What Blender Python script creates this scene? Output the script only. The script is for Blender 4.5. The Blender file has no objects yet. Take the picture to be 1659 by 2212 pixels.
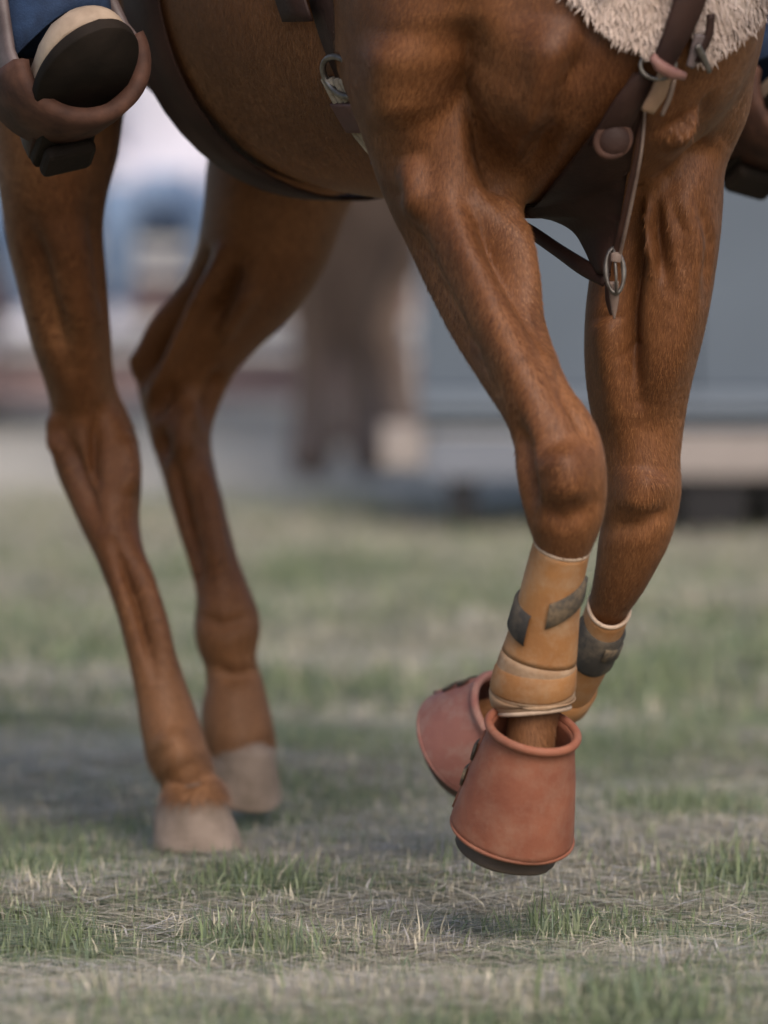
import bpy, math, random
import numpy as np
from mathutils import Vector, Matrix
from mathutils.bvhtree import BVHTree

random.seed(7)
rng = np.random.default_rng(7)
scene = bpy.context.scene
col = scene.collection

# ------------------------------------------------------------------ camera
F = 12600.0                       # focal length in reference pixels (1659 x 2212 frame)
CX, CY, HORIZON, CAM_H = 829.5, 1106.0, 172.0, 1.0
TH = math.atan((CY - HORIZON) / F)
cam_data = bpy.data.cameras.new('camera')
cam = bpy.data.objects.new('camera', cam_data)
col.objects.link(cam)
cam.location = (0, 0, CAM_H)
cam.rotation_euler = (math.pi / 2 - TH, 0, 0)
cam_data.sensor_fit = 'HORIZONTAL'
cam_data.sensor_width = 24.0
cam_data.lens = F / 1659.0 * 24.0
cam_data.clip_start = 0.1
cam_data.clip_end = 2000
cam_data.dof.use_dof = True
cam_data.dof.focus_distance = 6.98
cam_data.dof.aperture_fstop = 2.2
scene.camera = cam

# ------------------------------------------------------------------ light
SUN_EL, SUN_AZ = math.radians(43), math.radians(22)      # azimuth: right of the camera, from behind it
world = bpy.data.worlds.new('World')
scene.world = world
world.use_nodes = True
wn = world.node_tree.nodes
sky = wn.new('ShaderNodeTexSky')
sky.sky_type = 'NISHITA'
sky.sun_disc = False
sky.sun_elevation = SUN_EL
sun_dir = Vector((math.sin(SUN_AZ) * math.cos(SUN_EL), -math.cos(SUN_AZ) * math.cos(SUN_EL), math.sin(SUN_EL)))
sky.sun_rotation = math.atan2(sun_dir.x, sun_dir.y)
sky.air_density = 1.0
sky.dust_density = 3.0
world.node_tree.links.new(sky.outputs[0], wn['Background'].inputs[0])
wn['Background'].inputs[1].default_value = 0.135
sun_data = bpy.data.lights.new('sun', 'SUN')
sun_data.energy = 1.8
sun_data.angle = math.radians(32)
sun_data.color = (1.0, 0.93, 0.86)
sun = bpy.data.objects.new('sun', sun_data)
col.objects.link(sun)
sun.rotation_euler = sun_dir.to_track_quat('Z', 'Y').to_euler()
scene.view_settings.view_transform = 'Standard'
scene.view_settings.look = 'None'
scene.view_settings.gamma = 1.0
scene.view_settings.exposure = 0.36
scene.cycles.max_bounces = 6
scene.cycles.use_denoising = True

# ------------------------------------------------------------------ coordinate helpers
S_, C_ = math.sin(TH), math.cos(TH)
def P(px, py, Y):
    """point in the place that lies Y metres from the camera line, seen at reference pixel px, py"""
    a, b = (px - CX) / F, (CY - py) / F
    dx, dy, dz = a, C_ + b * S_, -S_ + b * C_
    k = Y / dy
    return np.array((dx * k, Y, CAM_H + dz * k))
def ray(px, py):
    a, b = (px - CX) / F, (CY - py) / F
    return Vector((a, C_ + b * S_, -S_ + b * C_)).normalized()
def to_px(v):
    v = np.asarray(v, float)
    x, y, z = v[..., 0], v[..., 1], v[..., 2] - CAM_H
    dep = y * C_ - z * S_
    up = y * S_ + z * C_
    return CX + F * x / dep, CY - F * up / dep
PHI = math.radians(30)            # the horse walks towards the camera, 30 degrees to the right
OX, OY = 0.206, 7.0
HX, HY = math.sin(PHI), -math.cos(PHI)
RX, RY = -math.cos(PHI), -math.sin(PHI)
def H(l, s, z):
    """horse frame (forward, to its right, up) -> world"""
    return np.array((OX + l * HX + s * RX, OY + l * HY + s * RY, z))
def to_h(p):
    p = np.asarray(p, float)
    dx, dy = p[..., 0] - OX, p[..., 1] - OY
    return np.stack((dx * HX + dy * HY, dx * RX + dy * RY, p[..., 2]), -1)
def dir_h(d):
    return np.array((d[0] * HX + d[1] * HY, d[0] * RX + d[1] * RY, d[2]))
HEAD = np.array((HX, HY, 0.0)); SIDE = np.array((RX, RY, 0.0)); UP = np.array((0, 0, 1.0))

# ------------------------------------------------------------------ materials
def new_mat(name):
    m = bpy.data.materials.new(name); m.use_nodes = True
    nt = m.node_tree; b = nt.nodes['Principled BSDF']
    return m, nt, b
def ramp(nt, stops, fac):
    r = nt.nodes.new('ShaderNodeValToRGB')
    e = r.color_ramp.elements
    while len(e) < len(stops): e.new(0.5)
    for el, (p, c) in zip(e, stops):
        el.position = p; el.color = (*c, 1) if len(c) == 3 else c
    nt.links.new(fac, r.inputs[0])
    return r.outputs[0]
def noise(nt, scale, detail=4, rough=0.55, mapscale=None, rot=None):
    tc = nt.nodes.new('ShaderNodeTexCoord')
    n = nt.nodes.new('ShaderNodeTexNoise'); n.inputs['Scale'].default_value = scale
    n.inputs['Detail'].default_value = detail; n.inputs['Roughness'].default_value = rough
    out = tc.outputs['Object']
    if mapscale:
        mp = nt.nodes.new('ShaderNodeMapping'); mp.inputs['Scale'].default_value = mapscale
        if rot: mp.inputs['Rotation'].default_value = rot
        nt.links.new(out, mp.inputs[0]); out = mp.outputs[0]
    nt.links.new(out, n.inputs['Vector'])
    return n.outputs['Fac']
def bump(nt, b, h, strength, dist=0.002):
    bp = nt.nodes.new('ShaderNodeBump'); bp.inputs['Strength'].default_value = strength
    bp.inputs['Distance'].default_value = dist
    nt.links.new(h, bp.inputs['Height']); nt.links.new(bp.outputs[0], b.inputs['Normal'])
def mat(name, c1, c2=None, scale=20, rough=0.6, bs=0.3, bscale=None, bdist=0.002, spec=0.4, mapscale=None, metal=0.0):
    m, nt, b = new_mat(name)
    if c2 is None: c2 = tuple(x * 0.7 for x in c1)
    nt.links.new(ramp(nt, [(0.3, c2), (0.7, c1)], noise(nt, scale, mapscale=mapscale)), b.inputs['Base Color'])
    b.inputs['Roughness'].default_value = rough
    b.inputs['Specular IOR Level'].default_value = spec
    b.inputs['Metallic'].default_value = metal
    if bs: bump(nt, b, noise(nt, bscale or scale * 6, 5, mapscale=mapscale), bs, bdist)
    return m
def coat_mat(name, dark, mid, light, sheen=0.10, low=(.29, .138, .062)):
    m, nt, b = new_mat(name)
    big = noise(nt, 5.0, 3)
    c1 = ramp(nt, [(0.30, dark), (0.5, mid), (0.72, light)], big)
    hair = noise(nt, 1.0, 4, 0.6, (420, 420, 55))
    mx = nt.nodes.new('ShaderNodeMix'); mx.data_type = 'RGBA'; mx.blend_type = 'MULTIPLY'
    mx.inputs[0].default_value = 1.0
    tc = nt.nodes.new('ShaderNodeTexCoord'); sp = nt.nodes.new('ShaderNodeSeparateXYZ'); nt.links.new(tc.outputs['Object'], sp.inputs[0])
    mr = nt.nodes.new('ShaderNodeMapRange'); nt.links.new(sp.outputs[2], mr.inputs[0]); mr.inputs[1].default_value = .34; mr.inputs[2].default_value = .10; mr.inputs[4].default_value = .85
    pale = nt.nodes.new('ShaderNodeMix'); pale.data_type = 'RGBA'; nt.links.new(mr.outputs[0], pale.inputs[0]); nt.links.new(c1, pale.inputs[6]); pale.inputs[7].default_value = (*low, 1)
    nt.links.new(pale.outputs[2], mx.inputs[6])
    nt.links.new(ramp(nt, [(0.25, (0.66, 0.63, 0.61)), (0.55, (1, 1, 1)), (0.8, (1.25, 1.22, 1.18))], hair), mx.inputs[7])
    nt.links.new(mx.outputs[2], b.inputs['Base Color'])
    b.inputs['Roughness'].default_value = 0.56
    b.inputs['Specular IOR Level'].default_value = 0.28
    b.inputs['Sheen Weight'].default_value = sheen
    b.inputs['Sheen Roughness'].default_value = 0.45
    b.inputs['Sheen Tint'].default_value = (0.9, 0.62, 0.45, 1)
    bump(nt, b, hair, 0.35, 0.0025)
    return m
M = {}
M['coat'] = coat_mat('chestnut coat', (0.080, 0.026, 0.008), (0.168, 0.062, 0.021), (0.285, 0.117, 0.043))
M['coat_far'] = coat_mat('bay coat', (0.10, 0.068, 0.052), (0.16, 0.11, 0.085), (0.22, 0.155, 0.12), low=(.15, .115, .10))
M['hoof_plain'] = mat('horn of hoof', (0.32, 0.245, 0.20), (0.17, 0.125, 0.10), 9, 0.6, 0.5, 1.0, 0.002, mapscale=(40, 40, 300))
M['hoof_dark'] = mat('dark horn', (0.12, 0.085, 0.06), (0.05, 0.035, 0.026), 12, 0.7, 0.6, 60)
M['leather_dark'] = mat('dark oiled leather', (0.046, 0.021, 0.015), (0.020, 0.009, 0.007), 14, 0.6, 0.35, 160, spec=.22)
M['leather_brown'] = mat('brown leather', (0.10, 0.046, 0.030), (0.040, 0.019, 0.014), 30, 0.72, 0.5, 90, spec=.2)
M['leather_red'] = mat('oxblood leather', (0.11, 0.035, 0.03), (0.055, 0.018, 0.016), 12, 0.5, 0.4, 140)
M['leather_grey'] = mat('worn greyish leather', (0.16, 0.12, 0.115), (0.07, 0.048, 0.045), 16, 0.55, 0.4, 140)
M['rawhide'] = mat('tan leather', (0.34, 0.21, 0.13), (0.2, 0.115, 0.07), 20, 0.5, 0.3, 140)
M['lace'] = mat('pinkish leather thong', (0.30, 0.15, 0.12), (0.18, 0.08, 0.065), 30, 0.55, 0.4, 160)
M['strap_edge'] = mat('worn strap', (0.27, 0.19, 0.15), (0.12, 0.075, 0.058), 30, 0.5, 0.3, 140)
M['steel'] = mat('dull steel', (0.30, 0.265, 0.24), (0.14, 0.12, 0.105), 60, 0.5, 0.15, 120, metal=0.9)
M['fleece'] = mat('shearling', (0.62, 0.49, 0.42), (0.44, 0.33, 0.27), 30, 0.95, 0.3, 200, spec=0.1)
M['cord'] = mat('mohair cord', (0.42, 0.34, 0.26), (0.22, 0.17, 0.12), 60, 0.9, 0.5, 260, spec=0.1)
M['boot_tan'] = mat('tan boot shell', (0.40, 0.185, 0.065), (0.30, 0.125, 0.042), 16, 0.62, 0.35, 260)
M['boot_pale'] = mat('dusty beige neoprene', (0.45, 0.30, 0.19), (0.32, 0.20, 0.12), 22, 0.8, 0.35, 260)
M['boot_rim'] = mat('pale boot binding', (0.58, 0.42, 0.30), (0.42, 0.29, 0.2), 40, 0.7, 0.4, 260)
M['velcro'] = mat('charcoal hook and loop strap', (0.060, 0.052, 0.045), (0.03, 0.026, 0.023), 60, 0.9, 0.5, 400)
M['velcro_dusty'] = mat('dusty grey strap face', (0.20, 0.16, 0.12), (0.05, 0.042, 0.036), 55, 0.9, 0.5, 300)
M['bell'] = mat('terracotta rubber', (0.31, 0.095, 0.055), (0.20, 0.058, 0.034), 10, 0.52, 0.3, 120)
M['bell_dusty'] = mat('dusty terracotta rubber', (0.40, 0.17, 0.13), (0.28, 0.11, 0.085), 10, 0.62, 0.3, 120)
def dusty(name, c1, c2, dust, amount=.5, rough=.65, fine=240):
    m, nt, b = new_mat(name)
    base = ramp(nt, [(.3, c2), (.7, c1)], noise(nt, 14, 5))
    d = ramp(nt, [(.46, (0, 0, 0)), (.72, (amount,) * 3)], noise(nt, 26, 7, .72))
    mx = nt.nodes.new('ShaderNodeMix'); mx.data_type = 'RGBA'; nt.links.new(d, mx.inputs[0]); nt.links.new(base, mx.inputs[6]); mx.inputs[7].default_value = (*dust, 1)
    nt.links.new(mx.outputs[2], b.inputs['Base Color']); b.inputs['Roughness'].default_value = rough; b.inputs['Specular IOR Level'].default_value = .3
    bump(nt, b, noise(nt, 45, 8, .75), .5, .003)
    return m
M['bell'] = dusty('terracotta rubber', (.29, .105, .058), (.20, .064, .036), (.34, .22, .15), .35, .68)
M['bell_dusty'] = dusty('dusty terracotta rubber', (.36, .15, .115), (.26, .10, .08), (.42, .30, .24), .6, .65)
M['boot_tan'] = dusty('tan boot shell', (.38, .175, .062), (.27, .115, .040), (.42, .29, .18), .55, .65)
M['boot_pale'] = dusty('dusty beige neoprene', (.34, .205, .115), (.25, .145, .08), (.46, .34, .23), .6, .85)
M['velcro'] = dusty('charcoal strap', (.060, .052, .045), (.03, .026, .023), (.26, .19, .12), .5, .9)
M['velcro_dusty'] = dusty('dusty grey strap face', (.085, .07, .055), (.03, .026, .022), (.30, .20, .11), .8, .9)
M['hoof'] = dusty('horn of hoof', (.34, .255, .20), (.22, .16, .12), (.15, .11, .075), .7, .7)
M['denim'] = mat('blue denim', (0.022, 0.045, 0.100), (0.009, 0.018, 0.045), 40, 0.85, 0.5, 420)
M['denim_light'] = mat('faded denim', (0.22, 0.30, 0.42), (0.14, 0.2, 0.3), 14, 0.85, 0.3, 220)
M['shirt_white'] = mat('white cotton', (0.72, 0.68, 0.74), (0.6, 0.57, 0.63), 8, 0.85, 0.2, 90)
M['shirt_teal'] = mat('teal cotton', (0.16, 0.33, 0.38), (0.1, 0.24, 0.28), 8, 0.85, 0.2, 90)
M['shirt_check'] = mat('grey shirt', (0.3, 0.28, 0.28), (0.2, 0.18, 0.18), 8, 0.85, 0.2, 90)
M['skin'] = mat('skin', (0.5, 0.3, 0.22), (0.42, 0.24, 0.17), 12, 0.55, 0.1, 90)
M['hat'] = mat('felt hat', (0.22, 0.17, 0.12), (0.16, 0.12, 0.085), 12, 0.9, 0.2, 90)
M['boot_upper'] = mat('pale suede boot', (0.44, 0.325, 0.235), (0.26, 0.185, 0.13), 26, 0.7, 0.4, 120)
M['boot_sole'] = mat('dark leather sole', (0.022, 0.015, 0.011), (0.010, 0.007, 0.005), 16, 0.8, 0.5, 80, spec=.15)
M['shed'] = mat('blue grey painted steel', (0.105, 0.128, 0.158), (0.085, 0.104, 0.130), 2.5, 0.5, 0.1, 12)
M['shed_rail'] = mat('pale blue grey rail', (0.18, 0.21, 0.25), (0.145, 0.17, 0.205), 3, 0.5, 0.1, 20)
M['shed_dark'] = mat('dark gap shade', (0.07, 0.065, 0.06), (0.035, 0.033, 0.03), 6, 0.8, 0.2, 40)  # dark tone standing in for the shade in the shed's gaps
M['sill'] = mat('weathered grey timber', (0.34, 0.29, 0.26), (0.25, 0.215, 0.2), 3, 0.85, 0.4, 1, mapscale=(6, 60, 60))
M['sill_blue'] = mat('grey concrete', (0.20, 0.21, 0.24), (0.155, 0.165, 0.19), 4, 0.85, 0.3, 40)
M['block'] = mat('tarred block', (0.018, 0.016, 0.017), (0.010, 0.009, 0.010), 10, 0.8, 0.3, 40)
M['roof'] = mat('sheet roof', (0.3, 0.31, 0.33), (0.24, 0.25, 0.27), 4, 0.5, 0.1, 20)
M['plank'] = mat('red brown timber', (0.33, 0.235, 0.225), (0.25, 0.17, 0.165), 3, 0.8, 0.4, 1, mapscale=(4, 60, 60))
M['plank_grey'] = mat('grey timber', (0.30, 0.285, 0.33), (0.22, 0.205, 0.24), 3, 0.8, 0.4, 1, mapscale=(4, 60, 60))
M['frame'] = mat('dark steel frame', (0.09, 0.085, 0.09), (0.05, 0.047, 0.05), 6, 0.6, 0.2, 40)
M['sneaker'] = mat('white canvas shoe', (0.75, 0.72, 0.76), (0.62, 0.6, 0.64), 12, 0.7, 0.2, 90)

# ------------------------------------------------------------------ mesh helpers
def mesh_obj(name, verts, faces, m, parent=None, smooth=True, mats=None, face_mat=None):
    me = bpy.data.meshes.new(name)
    me.from_pydata([tuple(map(float, v)) for v in verts], [], [tuple(map(int, f)) for f in faces])
    me.update()
    for mm in (mats or [m]): me.materials.append(mm)
    if face_mat is not None: me.polygons.foreach_set('material_index', face_mat)
    if smooth: me.polygons.foreach_set('use_smooth', [True] * len(me.polygons))
    ob = bpy.data.objects.new(name, me); col.objects.link(ob)
    if parent is not None: ob.parent = parent
    return ob
def tag(o, label=None, cat=None, group=None, kind=None):
    if label: o['label'] = label
    if cat: o['category'] = cat
    if group: o['group'] = group
    if kind: o['kind'] = kind
    return o
def empty(name, loc=(0, 0, 0)):
    o = bpy.data.objects.new(name, None); col.objects.link(o); o.location = tuple(map(float, loc)); return o
def child(o, parent):
    """parent without moving: meshes are written in world coordinates"""
    o.parent = parent
    o.matrix_parent_inverse = Matrix.Translation(parent.location).inverted()
    return o
class MB:
    def __init__(s): s.v, s.f = [], []
    def add(s, v, f):
        n = len(s.v); s.v += [tuple(x) for x in v]; s.f += [tuple(i + n for i in q) for q in f]
    def box(s, c, ax, ay, az):
        c, ax, ay, az = (np.asarray(q, float) for q in (c, ax, ay, az))
        v = [c + i * ax + j * ay + k * az for i in (-1, 1) for j in (-1, 1) for k in (-1, 1)]
        s.add(v, [(0, 1, 3, 2), (4, 6, 7, 5), (0, 4, 5, 1), (2, 3, 7, 6), (0, 2, 6, 4), (1, 5, 7, 3)])
    def loft(s, rings, cap=True, closed=True):
        n = len(rings[0]); v = [p for r in rings for p in r]; f = []
        for i in range(len(rings) - 1):
            for j in range(n if closed else n - 1):
                a, b = i * n + j, i * n + (j + 1) % n
                f.append((a, b, b + n, a + n))
        if cap:
            f.append(tuple(range(n - 1, -1, -1))); f.append(tuple((len(rings) - 1) * n + j for j in range(n)))
        s.add(v, f)
    def tube(s, pts, rad, n=10, flat=None, ref=None):
        """tube along points; flat = (rx, ry) factors in the frame given by ref"""
        pts = [np.asarray(p, float) for p in pts]
        rings = []
        up = np.asarray(ref if ref is not None else (0.13, 0.31, 0.94), float)
        for i, p in enumerate(pts):
            t = pts[min(i + 1, len(pts) - 1)] - pts[max(i - 1, 0)]
            t /= np.linalg.norm(t) + 1e-9
            u = up - t * np.dot(up, t); u /= np.linalg.norm(u) + 1e-9
            w = np.cross(t, u)
            r = rad[i] if hasattr(rad, '__len__') else rad
            fx, fy = flat or (1, 1)
            rings.append([p + r * (fx * math.cos(a) * u + fy * math.sin(a) * w) for a in np.linspace(0, 2 * math.pi, n, endpoint=False)])
        s.loft(rings)
    def torus(s, c, u, w, R1, R2, r, n=28, k=10):
        c, u, w = (np.asarray(q, float) for q in (c, u, w)); nn = np.cross(u, w)
        v, f = [], []
        for i in range(n):
            a = 2 * math.pi * i / n; d = math.cos(a) * u * R1 + math.sin(a) * w * R2; dn = d / np.linalg.norm(d)
            for j in range(k):
                b = 2 * math.pi * j / k
                v.append(c + d + r * (math.cos(b) * dn + math.sin(b) * nn))
        for i in range(n):
            for j in range(k):
                f.append((i * k + j, ((i + 1) % n) * k + j, ((i + 1) % n) * k + (j + 1) % k, i * k + (j + 1) % k))
        s.add(v, f)
    def build(s, name, m, parent=None, smooth=True, bevel=0, sub=0):
        o = mesh_obj(name, s.v, s.f, m, None, smooth)
        if parent is not None: child(o, parent)
        if bevel:
            b = o.modifiers.new('bevel', 'BEVEL'); b.width = bevel; b.segments = 2; b.limit_method = 'ANGLE'
        if sub:
            b = o.modifiers.new('sub', 'SUBSURF'); b.levels = b.render_levels = sub
        return o
def norm(v): v = np.asarray(v, float); return v / (np.linalg.norm(v) + 1e-12)
def spline(pts, n):
    """Catmull-Rom through rows of numbers, n steps per span"""
    p = np.asarray(pts, float)
    q = np.vstack((2 * p[0] - p[1], p, 2 * p[-1] - p[-2])); out = []
    for i in range(1, len(q) - 2):
        for t in np.linspace(0, 1, n, endpoint=False):
            a, b, c, d = q[i - 1], q[i], q[i + 1], q[i + 2]
            out.append(0.5 * (2 * b + (c - a) * t + (2 * a - 5 * b + 4 * c - d) * t * t + (3 * b - a - 3 * c + d) * t ** 3))
    out.append(p[-1])
    return np.array(out)

# ------------------------------------------------------------------ solid modelling by distance field (bodies as one surface)
def smin(a, b, k):
    h = np.maximum(k - np.abs(a - b), 0) / k
    return np.minimum(a, b) - h * h * k * 0.25
class Field:
    def __init__(s, lo, hi, vs):
        s.lo = np.array(lo, float); s.vs = vs
        s.n = np.ceil((np.array(hi) - s.lo) / vs).astype(int) + 1
        s.a = np.full(s.n, 1.0, np.float32)
    def block(s, lo, hi):
        i0 = np.clip(np.floor((lo - s.lo) / s.vs).astype(int), 0, s.n)
        i1 = np.clip(np.ceil((hi - s.lo) / s.vs).astype(int) + 1, 0, s.n)
        return i0, i1
    def chain(s, pts, a, b, uref, k=0.03, carve=False, kin=0.004):
        """elliptic tube: radius a along uref, b across it"""
        pts = np.asarray(pts, float); a = np.asarray(a, float); b = np.asarray(b, float)
        uref = np.asarray(uref, float)
        m = max(a.max(), b.max()) + max(0.03, k)
        i0, i1 = s.block(pts.min(0) - m, pts.max(0) + m)
        if np.any(i1 <= i0): return
        tmp = np.full(i1 - i0, 1.0, np.float32)
        for j in range(len(pts) - 1):
            p, q = pts[j], pts[j + 1]
            mm = max(a[j], a[j + 1], b[j], b[j + 1]) + max(0.03, k)
            j0, j1 = s.block(np.minimum(p, q) - mm, np.maximum(p, q) + mm)
            if np.any(j1 <= j0): continue
            X = [(s.lo[c] + s.vs * np.arange(j0[c], j1[c])).astype(np.float32) for c in range(3)]
            gx, gy, gz = np.meshgrid(*X, indexing='ij', sparse=True)
            d = (q - p); L2 = float(d @ d) + 1e-9
            t = np.clip(((gx - p[0]) * d[0] + (gy - p[1]) * d[1] + (gz - p[2]) * d[2]) / L2, 0, 1)
            ux = uref[j] if uref.ndim == 2 else uref
            tn = d / math.sqrt(L2)
            u = ux - tn * (ux @ tn); u = u / (np.linalg.norm(u) + 1e-9); w = np.cross(tn, u)
            wx, wy, wz = gx - p[0] - t * d[0], gy - p[1] - t * d[1], gz - p[2] - t * d[2]
            cu = wx * u[0] + wy * u[1] + wz * u[2]
            cw = wx * w[0] + wy * w[1] + wz * w[2]
            ct = wx * tn[0] + wy * tn[1] + wz * tn[2]
            ra = a[j] + t * (a[j + 1] - a[j]); rb = b[j] + t * (b[j + 1] - b[j]); rt = np.minimum(ra, rb)
            A, B, Cc = cu / ra, cw / rb, ct / rt
            k0 = np.sqrt(A * A + B * B + Cc * Cc) + 1e-6
            k1 = np.sqrt((A / ra) ** 2 + (B / rb) ** 2 + (Cc / rt) ** 2) + 1e-6
            dist = (k0 * (k0 - 1) / k1).astype(np.float32)
            o0, o1 = j0 - i0, j1 - i0
            sl = tuple(slice(o0[c], o1[c]) for c in range(3))
            tmp[sl] = smin(tmp[sl], dist, kin)
        sl = tuple(slice(i0[c], i1[c]) for c in range(3))
        if carve: s.a[sl] = -smin(-s.a[sl], tmp, k)
        else: s.a[sl] = smin(s.a[sl], tmp, k)
    def mesh(s):
        """surface nets"""
        A = s.a; ins = A < 0
        nx, ny, nz = A.shape
        cnt = np.zeros((nx - 1, ny - 1, nz - 1), np.int8)
        offs = [(i, j, k) for i in (0, 1) for j in (0, 1) for k in (0, 1)]
        for i, j, k in offs: cnt += ins[i:nx - 1 + i, j:ny - 1 + j, k:nz - 1 + k]
        act = (cnt > 0) & (cnt < 8)
        ci = np.argwhere(act)
        idx = np.full(act.shape, -1, np.int32); idx[act] = np.arange(len(ci))
        val = {o: A[ci[:, 0] + o[0], ci[:, 1] + o[1], ci[:, 2] + o[2]] for o in offs}
        acc = np.zeros((len(ci), 3)); num = np.zeros(len(ci))
        for o in offs:
            for ax in range(3):
                if o[ax] == 0:
                    o2 = tuple(o[c] + (c == ax) for c in range(3))
                    v0, v1 = val[o], val[o2]; cr = (v0 < 0) != (v1 < 0)
                    t = np.where(cr, v0 / np.where(cr, v0 - v1, 1), 0)
                    pt = np.tile(np.array(o, float), (len(ci), 1)); pt[:, ax] += t
                    acc += pt * cr[:, None]; num += cr
        V = s.lo + s.vs * (ci + acc / num[:, None])
        faces = []
        for ax in range(3):
            o1, o2 = [c for c in range(3) if c != ax]
            sl0 = [slice(None)] * 3; sl1 = [slice(None)] * 3
            sl0[ax] = slice(0, -1); sl1[ax] = slice(1, None)
            a0, a1 = ins[tuple(sl0)], ins[tuple(sl1)]
            e = np.argwhere(a0 != a1)
            e = e[(e[:, o1] > 0) & (e[:, o2] > 0) & (e[:, o1] < A.shape[o1] - 1) & (e[:, o2] < A.shape[o2] - 1)]
            flip = a1[e[:, 0], e[:, 1], e[:, 2]]
            def cell(d1, d2):
                c = e.copy(); c[:, o1] -= d1; c[:, o2] -= d2
                return idx[c[:, 0], c[:, 1], c[:, 2]]
            q = np.stack((cell(1, 1), cell(0, 1), cell(0, 0), cell(1, 0)), 1)
            if ax == 1: flip = ~flip
            q[flip] = q[flip][:, ::-1]
            faces.append(q)
        return V, np.vstack(faces)
def smooth_verts(V, Fq, it, lam=0.5):
    E = np.vstack((Fq[:, [0, 1]], Fq[:, [1, 2]], Fq[:, [2, 3]], Fq[:, [3, 0]]))
    E = np.vstack((E, E[:, ::-1]))
    deg = np.bincount(E[:, 0], minlength=len(V)).astype(float)
    for _ in range(it):
        S = np.stack([np.bincount(E[:, 0], weights=V[E[:, 1], c], minlength=len(V)) for c in range(3)], 1)
        V = V + lam * (S / deg[:, None] - V)
    return V
def vert_normals(V, Fq):
    n = np.cross(V[Fq[:, 2]] - V[Fq[:, 0]], V[Fq[:, 3]] - V[Fq[:, 1]])
    N = np.stack([sum(np.bincount(Fq[:, i], weights=n[:, c], minlength=len(V)) for i in range(4)) for c in range(3)], 1)
    return N / (np.linalg.norm(N, axis=1)[:, None] + 1e-12)
def field_obj(name, V, Fq, m):
    me = bpy.data.meshes.new(name)
    me.vertices.add(len(V)); me.vertices.foreach_set('co', V.astype(np.float32).ravel())
    me.loops.add(len(Fq) * 4); me.loops.foreach_set('vertex_index', Fq.astype(np.int32).ravel())
    me.polygons.add(len(Fq)); me.polygons.foreach_set('loop_start', np.arange(0, len(Fq) * 4, 4, dtype=np.int32))
    me.update(calc_edges=True); me.validate()
    me.polygons.foreach_set('use_smooth', np.ones(len(me.polygons), bool))
    me.materials.append(m)
    ob = bpy.data.objects.new(name, me); col.objects.link(ob)
    return ob

# ------------------------------------------------------------------ the horse
def slices(rows):
    """(y, x_left, x_right, Y, depth half) rows -> centre points, half widths, depth halves"""
    c = np.array([P((r[1] + r[2]) / 2, r[0], r[3]) for r in rows])
    hw = []
    for i, r in enumerate(rows):
        j0, j1 = max(i - 1, 0), min(i + 1, len(rows) - 1)
        t = np.array(((rows[j1][1] + rows[j1][2] - rows[j0][1] - rows[j0][2]) / 2, rows[j1][0] - rows[j0][0]), float)
        hw.append((r[2] - r[1]) / 2 * abs(t[1]) / np.hypot(*t) * r[3] / F)
    return c, np.array(hw), np.array([r[4] for r in rows])
def leg(field, rows, extra=(), k=0.04, n=4):
    c, a, b = slices(rows)
    for (px, py, hp, Y, bd) in extra:
        c = np.vstack((c, P(px, py, Y))); a = np.append(a, hp * Y / F); b = np.append(b, bd)
    ch = spline(np.hstack((to_h(c), a[:, None], b[:, None])), n)
    pts = ch[:, :3]; view = dir_h(np.array((0, 1.0, 0)))
    us = []
    for i in range(len(pts) - 1):
        t = norm(pts[i + 1] - pts[i]); us.append(norm(np.cross(t, view)))
    field.chain(pts, ch[:, 3], ch[:, 4], np.array(us), k)
    return c, a, b
RF = [(250, 795, 1130, 6.945, .10), (330, 806, 1118, 6.93, .10), (400, 830, 1120, 6.91, .095), (470, 860, 1133, 6.89, .088), (600, 920, 1160, 6.85, .078),
      (700, 970, 1182, 6.81, .068), (800, 1030, 1215, 6.77, .058), (880, 1078, 1252, 6.74, .05), (950, 1107, 1296, 6.72, .05),
      (1020, 1117, 1309, 6.71, .052), (1090, 1133, 1307, 6.715, .048), (1150, 1152, 1286, 6.73, .042), (1200, 1160, 1264, 6.74, .034),
      (1300, 1143, 1238, 6.76, .031), (1400, 1120, 1222, 6.78, .032), (1480, 1098, 1222, 6.80, .037), (1545, 1098, 1205, 6.80, .033),
      (1640, 1088, 1195, 6.80, .034), (1700, 1078, 1185, 6.805, .034)]
LF = [(240, 1335, 1590, 7.08, .10), (350, 1330, 1563, 7.07, .10), (420, 1312, 1561, 7.06, .10), (500, 1295, 1555, 7.06, .095), (600, 1276, 1541, 7.06, .085),
      (700, 1264, 1521, 7.06, .075), (800, 1265, 1496, 7.07, .065), (900, 1280, 1478, 7.08, .056), (1000, 1300, 1467, 7.08, .055),
      (1060, 1304, 1470, 7.08, .056), (1130, 1300, 1456, 7.09, .052), (1180, 1290, 1436, 7.10, .046), (1250, 1280, 1400, 7.12, .038),
      (1310, 1266, 1360, 7.15, .034), (1400, 1228, 1316, 7.19, .031), (1470, 1190, 1282, 7.24, .033), (1515, 1155, 1262, 7.27, .036)]
LFX = [(1140, 1545, 58, 7.30, .036), (1060, 1565, 55, 7.32, .036), (1010, 1580, 55, 7.33, .036)]
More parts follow.
